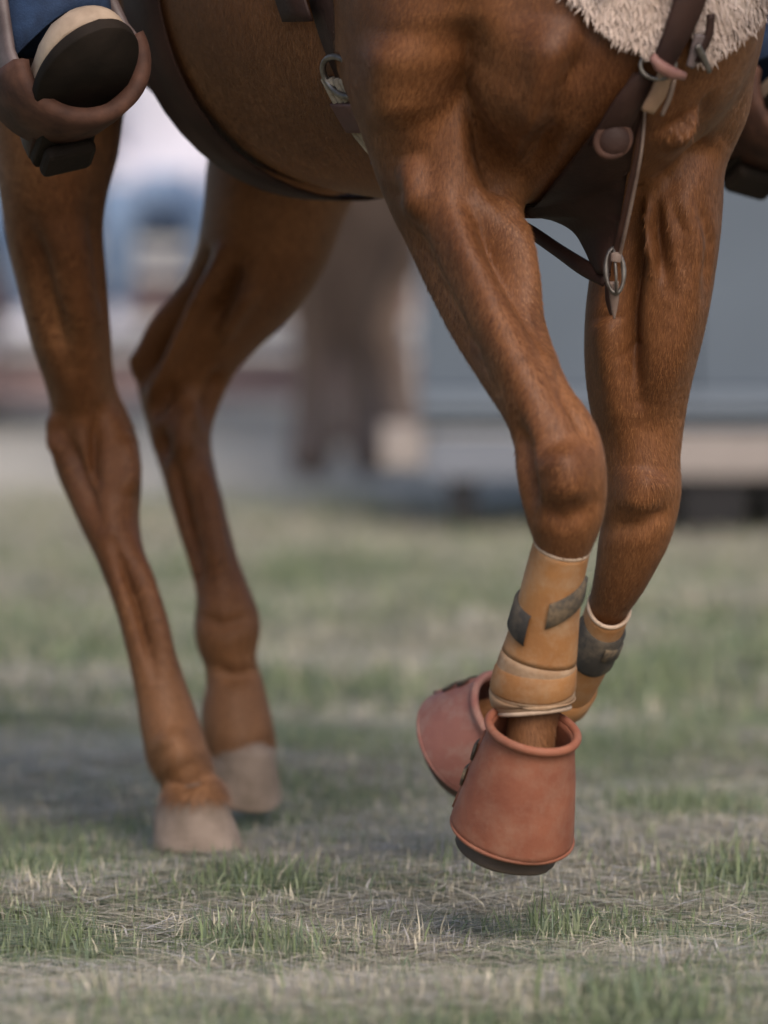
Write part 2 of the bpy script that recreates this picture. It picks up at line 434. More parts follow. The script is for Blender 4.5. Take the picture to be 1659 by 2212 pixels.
RH = [(150, -40, 275, 7.62, .15), (300, -15, 258, 7.62, .13), (400, 0, 232, 7.63, .11), (500, 15, 222, 7.65, .10), (600, 38, 230, 7.67, .09),
      (700, 60, 238, 7.69, .08), (800, 92, 244, 7.72, .07), (860, 108, 254, 7.74, .065), (930, 108, 285, 7.74, .062), (980, 113, 302, 7.73, .06),
      (1050, 142, 306, 7.71, .052), (1120, 172, 301, 7.69, .045), (1200, 208, 313, 7.67, .036), (1300, 245, 345, 7.65, .032), (1400, 272, 375, 7.64, .032),
      (1500, 293, 408, 7.63, .034), (1570, 303, 432, 7.62, .04), (1630, 318, 452, 7.61, .042), (1700, 358, 470, 7.59, .038), (1740, 350, 494, 7.58, .045), (1762, 346, 502, 7.577, .048)]
LH = [(300, 445, 830, 7.86, .14), (370, 441, 780, 7.86, .135), (430, 440, 752, 7.86, .125), (500, 430, 728, 7.87, .115), (560, 412, 702, 7.88, .105), (620, 380, 666, 7.90, .09),
      (680, 340, 612, 7.92, .078), (740, 302, 552, 7.94, .068), (790, 288, 507, 7.95, .062), (850, 303, 476, 7.95, .058), (900, 318, 459, 7.94, .055),
      (940, 326, 453, 7.93, .05), (1000, 345, 461, 7.92, .042), (1100, 372, 486, 7.90, .034), (1200, 404, 511, 7.88, .031), (1280, 424, 538, 7.87, .034),
      (1340, 422, 560, 7.86, .042), (1380, 424, 556, 7.86, .042), (1420, 441, 550, 7.86, .036), (1480, 447, 568, 7.855, .036), (1535, 436, 580, 7.85, .044), (1575, 440, 590, 7.845, .048), (1612, 446, 594, 7.842, .049)]
SHIFT_BODY = 0.0
fld = Field((-1.58, -0.36, 0.06), (1.10, 0.36, 1.95), 0.005)
lat, fore, upz = np.array((0, 1.0, 0)), np.array((1.0, 0, 0)), np.array((0, 0, 1.0))
def hchain(rows, uref, k, n=10, carve=False):
    """rows: l, s, z, a (along uref), b"""
    r = spline(rows, n); fld.chain(r[:, :3], r[:, 3], r[:, 4], uref, k, carve)
hchain([(.12, 0, 1.15, .19, .25), (0, 0, 1.14, .235, .285), (-.2, 0, 1.145, .265, .295), (-.40, 0, 1.155, .28, .30), (-.56, 0, 1.175, .28, .295), (-.70, 0, 1.215, .27, .27),
        (-.88, 0, 1.255, .25, .235), (-1.1, 0, 1.26, .25, .22), (-1.3, 0, 1.22, .20, .19)], lat, .02)
for s in (1, -1):
    if s > 0: hchain([(.10, .15, 1.06, .10, .12), (.145, .10, 1.06, .10, .12)], lat, .05, 3)
    else: hchain([(.085, -.095, 1.06, .085, .115), (.125, -.06, 1.06, .085, .115)], lat, .05, 3)                      # breast
    q = 1.0 if s > 0 else .74                                   # the far shoulder swings in as that leg comes back
    hchain([(.02, s * .185 * (q + .1 * (q < 1)), 1.00, .085, .13 * q), (.05, s * .195 * q, 1.12, .085 * (q + .1 * (q < 1)), .15 * q), (.02, s * .17 * q, 1.30, .075, .15 * q), (-.08, s * .10, 1.46, .06, .12)], lat, .05)   # shoulder
    hchain([(-.97, s * .165, 1.04, .10, .14), (-1.05, s * .155, 1.2, .115, .19), (-1.15, s * .14, 1.32, .1, .14)], lat, .06)     # haunch
hchain([(.02, 0, 1.27, .15, .24), (.25, 0, 1.42, .105, .19), (.48, 0, 1.60, .08, .15), (.62, 0, 1.70, .07, .12)], lat, .08)      # neck
hchain([(.60, 0, 1.72, .085, .10), (.72, 0, 1.64, .09, .115), (.86, 0, 1.52, .065, .085), (.97, 0, 1.43, .055, .06), (1.02, 0, 1.39, .05, .05)], lat, .03)   # head
for s in (1, -1): hchain([(.60, s * .06, 1.80, .022, .026), (.61, s * .075, 1.86, .02, .016), (.62, s * .07, 1.92, .008, .008)], lat, .01, 2)              # ears
hchain([(-1.35, 0, 1.32, .04, .04), (-1.47, 0, 1.25, .045, .045), (-1.52, 0, 1.05, .05, .045), (-1.50, 0, .92, .03, .03)], lat, .04)                       # docked tail
rf = leg(fld, RF, k=.05)
lf = leg(fld, LF, LFX, k=.05)
rh = leg(fld, RH, k=.05)
lh = leg(fld, LH, k=.045)
V, Q = fld.mesh(); del fld
V = np.stack((OX + V[:, 0] * HX + V[:, 1] * RX, OY + V[:, 0] * HY + V[:, 1] * RY, V[:, 2]), 1)
V = smooth_verts(V, Q, 7)
# muscle relief: (points in reference pixels, radius px, height m, Y range)
STROKES = [
    # near fore
    ([(1010, 430), (1075, 545), (1150, 680), (1215, 800)], 24, -.011, (6.5, 7.0)),
    ([(960, 400), (1010, 540), (1075, 690), (1140, 830), (1160, 920)], 36, .006, (6.5, 7.0)),
    ([(1085, 400), (1120, 540), (1165, 680), (1200, 760)], 30, .008, (6.5, 7.0)),
    ([(850, 430), (905, 580), (980, 730), (1050, 850)], 30, -.009, (6.5, 7.0)),
    ([(880, 330), (900, 420), (880, 480)], 26, .006, (6.5, 7.0)),
    ([(975, 230), (1040, 310), (1100, 400), (1115, 450)], 34, -.016, (6.5, 7.2)),
    ([(985, 20), (990, 150), (960, 260), (900, 320)], 60, -.020, (6.5, 7.2)),
    ([(860, 60), (850, 180), (870, 290)], 60, .010, (6.5, 7.2)),
    ([(1200, 20), (1180, 180), (1130, 300)], 75, .014, (6.5, 7.2)),
    ([(1270, 60), (1200, 240), (1130, 380)], 26, -.008, (6.5, 7.2)),
    ([(1095, 395), (1112, 430), (1122, 470)], 8, -.006, (6.5, 7.2)),
    ([(1075, 405), (1092, 440), (1105, 480)], 8, .004, (6.5, 7.2)),
    ([(1118, 900), (1128, 1000), (1150, 1110)], 20, -.008, (6.5, 7.0)),
    ([(1200, 960), (1225, 1020), (1225, 1090)], 44, .008, (6.5, 7.0)),
    ([(1150, 960), (1230, 935), (1290, 960)], 22, -.0018, (6.5, 7.0)),
    ([(1160, 1090), (1220, 1120), (1280, 1090)], 22, -.0035, (6.5, 7.0)),
    ([(1200, 820), (1240, 890), (1280, 950)], 14, -.004, (6.5, 7.0)),
    ([(1130, 620), (1165, 720), (1205, 830)], 7, .003, (6.5, 7.0)),
    # far fore
    ([(1378, 420), (1372, 560), (1362, 680), (1370, 790), (1380, 860)], 18, -.011, (6.8, 7.3)),
    ([(1300, 600), (1318, 740), (1340, 900), (1360, 980)], 34, .006, (6.8, 7.3)),
    ([(1470, 390), (1492, 500), (1470, 660), (1420, 840), (1400, 940)], 46, .008, (6.8, 7.3)),
    ([(1425, 420), (1418, 490), (1432, 560), (1440, 620)], 13, -.007, (6.8, 7.3)),
    ([(1400, 430), (1398, 500), (1410, 590)], 11, .006, (6.8, 7.3)),
    ([(1450, 420), (1470, 500), (1465, 600)], 10, -.004, (6.8, 7.3)),
    ([(1500, 420), (1520, 520), (1505, 640)], 12, -.004, (6.8, 7.3)),
    ([(1555, 300), (1500, 345), (1450, 390), (1410, 420)], 26, -.009, (6.8, 7.3)),
    ([(1440, 100), (1475, 220), (1450, 330)], 40, .010, (6.8, 7.3)),
    ([(1510, 150), (1520, 240), (1490, 330)], 20, -.006, (6.8, 7.3)),
    ([(1400, 1010), (1385, 1060), (1380, 1110)], 40, .007, (6.8, 7.3)),
    ([(1310, 1140), (1390, 1130), (1455, 1090)], 22, -.0035, (6.8, 7.3)),
    ([(1290, 690), (1325, 680), (1345, 690)], 6, -.004, (6.8, 7.3)),
    ([(1340, 770), (1370, 750), (1390, 745)], 6, -.003, (6.8, 7.3)),
    # far hind
    ([(436, 545), (405, 630), (355, 722), (312, 815)], 15, -.024, (7.7, 8.2)),
    ([(292, 800), (335, 712), (385, 625), (422, 545)], 9, .007, (7.7, 8.2)),
    ([(480, 540), (450, 630), (395, 735), (340, 830), (325, 900)], 14, .011, (7.7, 8.2)),
    ([(520, 560), (485, 650), (462, 712)], 14, -.009, (7.7, 8.2)),
    ([(560, 600), (500, 690), (470, 740)], 20, .006, (7.7, 8.2)),
    ([(395, 830), (350, 860), (325, 905)], 14, -.008, (7.7, 8.2)),
    ([(352, 930), (350, 960), (354, 990)], 13, -.009, (7.7, 8.2)),
    ([(480, 800), (452, 850), (440, 910)], 12, -.008, (7.7, 8.2)),
    ([(420, 860), (395, 930), (400, 1000)], 22, .006, (7.7, 8.2)),
    ([(380, 1000), (405, 1110), (432, 1250)], 8, -.009, (7.7, 8.2)),
    ([(425, 990), (452, 1120), (480, 1260)], 16, .005, (7.7, 8.2)),
    ([(430, 1330), (480, 1350), (540, 1330)], 14, -.004, (7.7, 8.2)),
    ([(460, 1440), (500, 1460), (560, 1450)], 14, -.005, (7.7, 8.2)),
    ([(310, 760), (291, 792), (302, 830)], 13, .006, (7.7, 8.2)),
    ([(445, 1000), (468, 1120), (492, 1250)], 7, .0035, (7.7, 8.2)),
    # near hind
    ([(120, 880), (112, 935), (125, 990)], 14, .005, (7.3, 7.9)),
    ([(215, 890), (205, 950), (200, 1010), (215, 1060)], 15, -.009, (7.3, 7.9)),
    ([(260, 930), (275, 1010), (270, 1080)], 22, .007, (7.3, 7.9)),
    ([(140, 930), (170, 1030), (215, 1130)], 18, -.007, (7.3, 7.9)),
    ([(60, 480), (100, 640), (150, 790)], 24, -.008, (7.3, 7.9)),
    ([(140, 450), (165, 600), (190, 760)], 40, .007, (7.3, 7.9)),
    ([(205, 430), (215, 560), (225, 700)], 20, -.005, (7.3, 7.9)),
    ([(245, 1170), (295, 1310), (335, 1460)], 11, -.007, (7.3, 7.9)),
    ([(290, 1170), (335, 1310), (370, 1440)], 16, .004, (7.3, 7.9)),
    ([(360, 1570), (385, 1620), (390, 1660)], 30, .007, (7.3, 7.9)),
    ([(350, 1680), (400, 1690), (460, 1670)], 14, -.005, (7.3, 7.9)),
]
N = vert_normals(V, Q)
if np.mean(np.einsum('ij,ij->i', N, V - V.mean(0))) < 0: Q = Q[:, ::-1]; N = -N
px, py = to_px(V)
view = V - np.array((0, 0, CAM_H)); view /= np.linalg.norm(view, axis=1)[:, None]
facing = np.clip(-np.einsum('ij,ij->i', N, view) * 2.5, 0, 1)
def seg_dist(px, py, pl):
    d = np.full(len(px), 1e9); along = np.zeros(len(px))
    Ls = [math.hypot(b[0] - a[0], b[1] - a[1]) for a, b in zip(pl[:-1], pl[1:])]; tot = sum(Ls); acc = 0.0; q = 0
    for (x0, y0), (x1, y1) in zip(pl[:-1], pl[1:]):
        ex, ey = x1 - x0, y1 - y0
        t = np.clip(((px - x0) * ex + (py - y0) * ey) / (ex * ex + ey * ey), 0, 1)
        e = np.hypot(px - x0 - t * ex, py - y0 - t * ey); m = e < d
        along[m] = ((acc + t * Ls[q]) / tot)[m]; d = np.minimum(d, e); acc += Ls[q]; q += 1
    taper = np.clip(np.minimum(along, 1 - along) / .3, 0, 1)
    return d, .25 + .75 * taper * taper * (3 - 2 * taper)
disp = np.zeros(len(V))
for pl, r, amp, (y0, y1) in STROKES:
    m_ = (V[:, 1] > y0) & (V[:, 1] < y1)
    d, tp_ = seg_dist(px[m_], py[m_], pl)
    disp[m_] += 2.5 * amp * tp_ * np.exp(-(d / r) ** 2) * facing[m_]
V = V + N * disp[:, None]
V = smooth_verts(V, Q, 2)
horse = field_obj('horse', V, Q, M['coat'])
tag(horse, 'chestnut horse in mid stride, shown from chest to hooves', 'horse', 'horses on the grass')
# short hair lying along the legs and body, where the picture can show it
def fur(count):
    tri0 = V[Q[:, 0]]; n_ = np.cross(V[Q[:, 2]] - V[Q[:, 0]], V[Q[:, 3]] - V[Q[:, 1]]); ar = np.linalg.norm(n_, axis=1) * .5; n_ = n_ / (2 * ar[:, None] + 1e-12)
    c = (V[Q[:, 0]] + V[Q[:, 1]] + V[Q[:, 2]] + V[Q[:, 3]]) / 4
    px_, py_ = to_px(c); vw = c - np.array((0, 0, CAM_H)); vw /= np.linalg.norm(vw, axis=1)[:, None]
    ok = (px_ > -260) & (px_ < 1920) & (py_ > -120) & (np.einsum('ij,ij->i', n_, vw) < .35)
    w_ = ar * ok; pick = rng.choice(len(Q), count, p=w_ / w_.sum())
    a, b = rng.random(count)[:, None], rng.random(count)[:, None]; q = Q[pick]
    p = (V[q[:, 0]] * (1 - a) + V[q[:, 1]] * a) * (1 - b) + (V[q[:, 3]] * (1 - a) + V[q[:, 2]] * a) * b
    nn = n_[pick]
    swirl = vnoise(p[:, 0] + p[:, 1], p[:, 2], 9, 7.0) - .5
    d = np.array((0, 0, -1.0)) - .28 * HEAD + SIDE * (swirl * 1.1)[:, None] + rng.normal(0, .16, (count, 3))
    d -= nn * np.einsum('ij,ij->i', d, nn)[:, None]; d /= np.linalg.norm(d, axis=1)[:, None] + 1e-9
    sd = np.cross(d, nn); L = rng.uniform(.006, .013, count)[:, None]; W = rng.uniform(.0003, .0006, count)[:, None]
    L = L * np.where(p[:, 2] < .135, 2.4, 1.0)[:, None]
    tip = p + d * L + nn * L * rng.uniform(.03, .16, count)[:, None]
    vv = np.stack((p - sd * W - nn * .0003, p + sd * W - nn * .0003, tip), 1).reshape(-1, 3)
    me = bpy.data.meshes.new('coat_hair'); me.vertices.add(count * 3); me.vertices.foreach_set('co', vv.astype(np.float32).ravel())
    me.loops.add(count * 3); me.loops.foreach_set('vertex_index', np.arange(count * 3, dtype=np.int32))
    me.polygons.add(count); me.polygons.foreach_set('loop_start', np.arange(0, count * 3, 3, dtype=np.int32)); me.update(calc_edges=True)
    tone = .55 * vnoise(p[:, 0] * 1.0 + p[:, 1] * .6, p[:, 2], 11, 6.0) + .45 * rng.random(count)
    pal = np.array(((.078, .025, .008), (.170, .063, .021), (.30, .125, .047)))
    t = np.clip((tone - .2) / .6, 0, 1)[:, None] * 2
    cc = np.where(t < 1, pal[0] * (1 - t) + pal[1] * t, pal[1] * (2 - t) + pal[2] * (t - 1))
    lo_ = np.clip((.34 - p[:, 2]) / .24, 0, 1)[:, None] * .85; cc = cc * (1 - lo_) + lo_ * np.array((.29, .138, .062)) * (.7 + .6 * rng.random((count, 1)))
    c4 = np.concatenate((np.repeat(cc, 3, 0), np.ones((count * 3, 1))), 1).astype(np.float32)
    me.color_attributes.new('tint', 'FLOAT_COLOR', 'POINT').data.foreach_set('color', c4.ravel())
    # shade like the skin they lie on
    me.polygons.foreach_set('use_smooth', np.ones(count, bool))
    me.normals_split_custom_set_from_vertices(np.repeat(nn, 3, 0).astype(np.float32))
    me.materials.append(M['hair']); ob = bpy.data.objects.new('coat_hair', me); col.objects.link(ob); ob.parent = horse; ob['kind'] = 'stuff'
def vnoise(x, y, seed, freq):
    r = np.random.default_rng(seed); T = r.random((64, 64))
    x, y = x * freq + 17.3, y * freq + 5.1
    xi, yi = np.floor(x).astype(int), np.floor(y).astype(int); fx, fy = x - xi, y - yi
    fx, fy = fx * fx * (3 - 2 * fx), fy * fy * (3 - 2 * fy)
    g = lambda i, j: T[i % 64, j % 64]
    return (g(xi, yi) * (1 - fx) + g(xi + 1, yi) * fx) * (1 - fy) + (g(xi, yi + 1) * (1 - fx) + g(xi + 1, yi + 1) * fx) * fy
m, nt, b = new_mat('chestnut hair')
a_ = nt.nodes.new('ShaderNodeAttribute'); a_.attribute_name = 'tint'; nt.links.new(a_.outputs['Color'], b.inputs['Base Color'])
b.inputs['Roughness'].default_value = .5; b.inputs['Specular IOR Level'].default_value = .3
M['hair'] = m
fur(420000)
bvh = BVHTree.FromPolygons([Vector(v) for v in V], [tuple(int(i) for i in q) for q in Q])
CAMP = Vector((0, 0, CAM_H))
def hit(px_, py_, off=0.0, fallback=7.0):
    loc, nor, _, dist = bvh.ray_cast(CAMP, ray(px_, py_))
    if loc is None: return P(px_, py_, fallback), np.array((0, -1.0, 0))
    return np.array(loc) + off * np.array(nor), np.array(nor)

def hoof(c, fwd, up, m, size=1.0, parent=horse):
    """c = middle of the sole"""
    fwd, up = norm(fwd), norm(up); fwd = norm(fwd - up * (fwd @ up)); side = np.cross(up, fwd)
    mb = MB(); rings = []
    prof = [(0.0, .058, .064, .0), (0.004, .0605, .067, .0)] + [(z, .0605 - .19 * z + .0007 * math.sin(z * 620), .067 - .19 * z + .0007 * math.sin(z * 620), -.29 * z) for z in np.linspace(.008, .074, 16)] + [(.080, .043, .048, -.025), (.088, .036, .04, -.026)]
    for z, rx, rf_, sh in prof:
        ring = []
        for a in np.linspace(0, 2 * math.pi, 30, endpoint=False):
            fx, sx = math.cos(a), math.sin(a)
            back = 0.86 if fx < 0 else 1.0
            zz = z * (1.0 - 0.24 * (1 - fx)) if z > .01 else z          # heel lower than toe
            wob = 1 + .012 * math.sin(5 * a + z * 90)
            ring.append(np.asarray(c) + size * ((rf_ * fx * back * wob + sh) * fwd + rx * sx * wob * side + zz * up))
        rings.append(ring)
    mb.loft(rings)
    return mb.build('hoof', m, parent)
def at(px_, py_, Y): return P(px_, py_, Y)
hoof(at(426, 1832, 7.575), HEAD + .0 * UP, UP, M['hoof'], 1.0)
lh_up = norm(0.80 * UP + .40 * HEAD)
hoof(at(518, 1705, 7.84), HEAD - .25 * UP, lh_up, M['hoof'], .94)
rf_up = norm(at(1142, 1560, 6.80) - at(1100, 1830, 6.80) + .02 * SIDE)
rf_up = norm(rf_up + .30 * HEAD)
hoof(at(1090, 1838, 6.825), HEAD, rf_up, M['hoof_dark'], 1.0)
lf_up = norm(at(1140, 1530, 7.28) - at(930, 1655, 7.36))
hoof(at(972, 1634, 7.36), HEAD * .3 - UP, lf_up, M['hoof_dark'], 1.0)

# ------------------------------------------------------------------ leg boots
def ring_at(c, u, w, a, b, n=36, ph=0.0):
    return [np.asarray(c) + a * math.cos(t) * u + b * math.sin(t) * w for t in np.linspace(ph, ph + 2 * math.pi, n, endpoint=False)]
def tube_frames(rows, n=4):
    c, a, b = slices(rows)
    r = spline(np.hstack((c, a[:, None], b[:, None])), n)
    fr = []
    for i in range(len(r)):
        t = norm(r[min(i + 1, len(r) - 1), :3] - r[max(i - 1, 0), :3])
        u = norm(np.cross(t, (0, 1.0, 0))); w = np.cross(t, u)
        if w[1] > 0: w = -w                                    # w points to the camera
        fr.append((r[i, :3], u, w, r[i, 3], r[i, 4], t))
    return fr
def boot_shell(fr, i0, i1, thick, name, m, parent, wave=0.0):
    """hollow sleeve between frames i0..i1"""
    outer = [ring_at(c, u, w, a * (1 + wave * math.sin(i * 1.3)), b * (1 + wave * math.cos(i * 1.7)), 40) for i, (c, u, w, a, b, t) in enumerate(fr) if i0 <= i <= i1]
    inner = [ring_at(c, u, w, a - thick, b - thick, 40) for i, (c, u, w, a, b, t) in enumerate(fr) if i0 <= i <= i1]
    rings = inner[::-1] + outer
    mb = MB(); mb.loft(rings + [inner[-1]], cap=False)
    return mb.build(name, m, parent)
def band(fr, pos, half, grow, arc, name, m, parent, tilt=0.0, thick=.003):
    """strap patch round the sleeve at frame index pos (float), over the angles arc"""
    ks = np.linspace(arc[0], arc[1], 26)
    rows_o, rows_i = [], []
    for dv in (-1, -.8, 0, .8, 1):
        ro, ri = [], []
        for q, t_ in enumerate(ks):
            x = pos + dv * half + tilt * (q / 25 - .5)
            x = min(max(x, 0), len(fr) - 1.001); i = int(x); f_ = x - i
            A_, B_ = fr[i], fr[min(i + 1, len(fr) - 1)]
            c = A_[0] * (1 - f_) + B_[0] * f_; a = A_[3] * (1 - f_) + B_[3] * f_; b = A_[4] * (1 - f_) + B_[4] * f_
            e = math.cos(t_) * A_[1], math.sin(t_) * A_[2]
            g = grow + (thick if abs(dv) < .9 else 0)
            ro.append(c + (a + g) * e[0] + (b + g) * e[1]); ri.append(c + (a - .001) * e[0] + (b - .001) * e[1])
        rows_o.append(ro); rows_i.append(ri)
    mb = MB(); mb.loft(rows_o + rows_i[::-1] + [rows_o[0]], cap=False, closed=False)
    return mb.build(name, m, parent)
def support_boot(rows, label, split):
    fr = tube_frames(rows, 5); n = len(fr) - 1
    root = empty('support_boot', fr[n // 2][0])
    tag(root, label, 'leg boot', 'leather support boots on the forelegs')
    s_ = int(n * split)
    boot_shell(fr, 0, s_, .005, 'shell', M['boot_tan'], root)
    boot_shell(fr, s_, n, .006, 'fetlock_cup', M['boot_pale'], root, .0)
    for i, nm, r in ((0, 'top_binding', .0038), (n, 'bottom_binding', .0045)):
        c, u, w, a, b, t = fr[i]; mb = MB(); mb.torus(c, u, w, a - .0015, b - .0015, r * .7, 40, 8); mb.build(nm, M['boot_rim'], root)
    return root, fr
RFB = [(1176, 1150, 1279, 6.736, .040), (1240, 1132, 1266, 6.75, .040), (1310, 1114, 1256, 6.765, .041), (1390, 1090, 1251, 6.78, .043), (1450, 1068, 1247, 6.79, .046),
       (1500, 1058, 1243, 6.80, .048), (1535, 1072, 1234, 6.80, .044)]
b1, f1 = support_boot(RFB, 'tan leg boot with dark straps on the near foreleg, above the upright bell boot', .58)
band(f1, 7.5, 1.9, .001, (.15, 1.6), 'strap', M['velcro_dusty'], b1, tilt=3.6)
band(f1, 11.5, 2.0, .001, (2.1, 3.6), 'strap', M['velcro'], b1, tilt=-1)
band(f1, 21.0, 2.2, .0002, (-.4, 3.5), 'strap', M['boot_tan'], b1, tilt=2.8, thick=.0010)
band(f1, 26.5, 1.6, .0002, (-.3, 3.4), 'cuff', M['boot_pale'], b1, tilt=-.8, thick=.0014)
LFB = [(1312, 1264, 1368, 7.145, .041), (1370, 1240, 1346, 7.17, .041), (1430, 1205, 1322, 7.20, .042), (1480, 1172, 1296, 7.235, .044), (1520, 1146, 1272, 7.26, .046), (1545, 1130, 1250, 7.275, .042)]
b2, f2 = support_boot(LFB, 'tan leg boot half hidden behind the other, on the lifted far foreleg', .7)
band(f2, 5.5, 2.9, .001, (-.35, 2.9), 'strap', M['velcro'], b2, tilt=-1.5)
band(f2, 5.3, 1.0, .004, (-.1, 1.2), 'strap_tab', M['velcro_dusty'], b2, tilt=-1.5, thick=.002)
band(f2, 16, 1.8, .001, (-.3, 2.9), 'strap', M['boot_tan'], b2, tilt=-1)

def bell_boot(top, bottom, r0, r1, m, label, squash=1.0):
    top, bottom = np.asarray(top), np.asarray(bottom)
    ax = norm(bottom - top); L = np.linalg.norm(bottom - top)
    u = norm(HEAD - ax * (HEAD @ ax)); w = np.cross(ax, u)
    root = empty('bell_boot', (top + bottom) / 2); tag(root, label, 'bell boot', 'terracotta bell boots on the front hooves')
    n = 48; rings = []
    prof = [(.00, 1.0), (.05, 1.0), (.10, 1.02), (.16, 1.05), (.4, 1 + .45 * (r1 / r0 - 1)), (.7, 1 + .76 * (r1 / r0 - 1)), (.93, r1 / r0), (1.0, r1 / r0 * 1.005)]
    def rr(p, q, off): return [top + ax * (L * p) + (r0 * q + off) * (math.cos(t) * u * 1.04 + math.sin(t) * w * squash) * (1 + .012 * math.sin(3 * t + 1) * p) for t in np.linspace(0, 2 * math.pi, n, endpoint=False)]
    rings = [rr(p, q, -.005) for p, q in prof[::-1]] + [rr(p, q, 0) for p, q in prof] + [rr(1.0, r1 / r0 * 1.005, -.005)]
    mb = MB(); mb.loft(rings, cap=False); mb.build('skirt', m, root)
    mb = MB(); mb.torus(top - ax * .001, u * 1.04, w * squash, r0 + .001, r0 + .001, .0052, n, 12); mb.build('rolled_collar', m, root)
    mb = MB(); mb.torus(top + ax * (L * .985), u * 1.04, w * squash, r1 - .001, r1 - .001, .0026, n, 8); mb.build('bottom_rim', m, root)
    mb = MB(); rings = []                                       # overlapping closure flap down one side
    for p in np.linspace(.16, .94, 8):
        q = 1 + (r1 / r0 - 1) * min(1, (p - .1) * 1.12)
        ring = []
        for t, o in ((2.35, .0), (2.4, .004), (2.75, .0045), (2.8, .0)):
            ring.append(top + ax * (L * p) + (r0 * q + o + .001) * (math.cos(t) * u * 1.04 + math.sin(t) * w * squash))
        rings.append(ring)
    mb.loft(rings, cap=True, closed=True); mb.build('closure_flap', m, root)
    mb = MB()                                                   # fastening tab across the flap
    for p in (.34, .60):
        q = 1 + (r1 / r0 - 1) * min(1, (p - .1) * 1.12); rings = []
        for t in np.linspace(2.2, 3.25, 9):
            e = math.cos(t) * u * 1.04 + math.sin(t) * w * squash
            rings.append([top + ax * (L * (p + dp)) + (r0 * q + o + .35 * r0 * dp * (r1 / r0 - 1)) * e for dp, o in ((-.07, .004), (-.06, .0075), (.06, .0075), (.07, .004))])
        mb.loft(rings, cap=True, closed=True)
    mb.build('fastening_tab', M['velcro_dusty'], root)
    return root
bell_boot(at(1151, 1578, 6.765), at(1106, 1798, 6.815), .051, .0725, M['bell'], 'terracotta bell boot on the near front hoof, open rolled collar facing up')
bell_boot(at(1092, 1540, 7.30), at(992, 1608, 7.355), .051, .069, M['bell_dusty'], 'dusty pink bell boot tipped sideways behind the near front hoof')

# ------------------------------------------------------------------ ribbons lying on the horse
def ribbon(pts, nors, halves, thick):
    """flat strap through points, face along normals"""
    mb = MB(); rings = []
    for i, p in enumerate(pts):
        t = norm(pts[min(i + 1, len(pts) - 1)] - pts[max(i - 1, 0)]); n_ = norm(nors[i] - t * (nors[i] @ t)); s_ = np.cross(t, n_)
        h_ = halves[i] if hasattr(halves, '__len__') else halves
        e = min(thick * .35, h_ * .3)
        rings.append([p + s_ * h_ - n_ * thick * .2, p + s_ * (h_ - e) + n_ * thick * .5, p - s_ * (h_ - e) + n_ * thick * .5, p - s_ * h_ - n_ * thick * .2, p - s_ * (h_ - e) - n_ * thick * .5, p + s_ * (h_ - e) - n_ * thick * .5])
    mb.loft(rings); return mb
def surf_ribbon(poly, halves_px, thick, off, n=6):
    r = spline([(x, y, h_) for (x, y), h_ in zip(poly, halves_px)], n)
    pts, nors, hs = [], [], []
    for x, y, h_ in r:
        p, nn = hit(x, y, off); pts.append(p); nors.append(nn); hs.append(h_ * p[1] / F)
    pts = np.array(pts); nors = np.array(nors)
    for _ in range(3):
        pts[1:-1] = .5 * pts[1:-1] + .25 * (pts[2:] + pts[:-2]); nors[1:-1] = .5 * nors[1:-1] + .25 * (nors[2:] + nors[:-2])
    return ribbon(pts, nors, hs, thick)
def free_ribbon(rows, thick, n=6, face=(0, -1.0, .1)):
    """rows: px, py, Y, half px"""
    r = spline(rows, n); pts = [P(x, y, Y) for x, y, Y, h_ in r]
    return ribbon(pts, [np.asarray(face, float)] * len(pts), [h_ * Y / F for x, y, Y, h_ in r], thick)

collar = empty('breast_collar', hit(1400, 130)[0])
tag(collar, 'dark leather breast collar with shearling lining and dangling strap across the chest', 'breast collar')
# shearling pads across the breast
def fleece(poly_rows, dirs, name, count, ln):
    """poly_rows: (y, x_left, x_right) ; pad plus woolly strands"""
    mb = MB(); ys = np.linspace(poly_rows[0][0], poly_rows[-1][0], 22); rings_o, rings_i = [], []
    yy = [r[0] for r in poly_rows]; xl = [r[1] for r in poly_rows]; xr = [r[2] for r in poly_rows]
    for y in ys:
        a, b = np.interp(y, yy, xl), np.interp(y, yy, xr); ro, ri = [], []
        for t in np.linspace(0, 1, 14):
            p, n_ = hit(a + (b - a) * t, y, 0); e = .004 + .012 * math.sqrt(max(0, 1 - (2 * t - 1) ** 2))
            ro.append(p + n_ * e); ri.append(p - n_ * .004)
        rings_o.append(ro); rings_i.append(ri)
    mb.loft(rings_o + rings_i[::-1] + [rings_o[0]], cap=False, closed=False)
    pad = mb.build(name, M['fleece'], collar)
    mb = MB()
    for _ in range(count):
        y = random.uniform(yy[0], yy[-1] + 6); a, b = np.interp(y, yy, xl), np.interp(y, yy, xr)
        x = random.uniform(a - 4, b + 4)
        p, n_ = hit(x, y, .006)
        d = norm(np.array((dirs[0] + random.gauss(0, .22), -.25 + random.gauss(0, .15), dirs[1] + random.gauss(0, .2))) + n_ * random.uniform(.1, .6))
        L = ln * random.uniform(.5, 1.2); w_ = norm(np.cross(d, n_)) * .0013
        curl = w_ * random.uniform(-3, 3)
        p1 = p + d * L * .5 + n_ * .002 + curl; p2 = p + d * L - n_ * .002
        k = len(mb.v)
        mb.v += [tuple(p - w_), tuple(p + w_), tuple(p1 - w_), tuple(p1 + w_), tuple(p2)]
        mb.f += [(k, k + 1, k + 3, k + 2), (k + 2, k + 3, k + 4)]
    wool = mb.build('wool', M['fleece'], None); child(wool, pad); wool['kind'] = 'stuff'
fleece([(-260, 900, 1090), (-180, 1010, 1230), (-110, 1110, 1380), (-50, 1200, 1490), (0, 1256, 1476), (25, 1285, 1470), (45, 1308, 1462), (70, 1345, 1452), (90, 1392, 1444)], (-.1, -1), 'fleece_lining', 5200, .022)
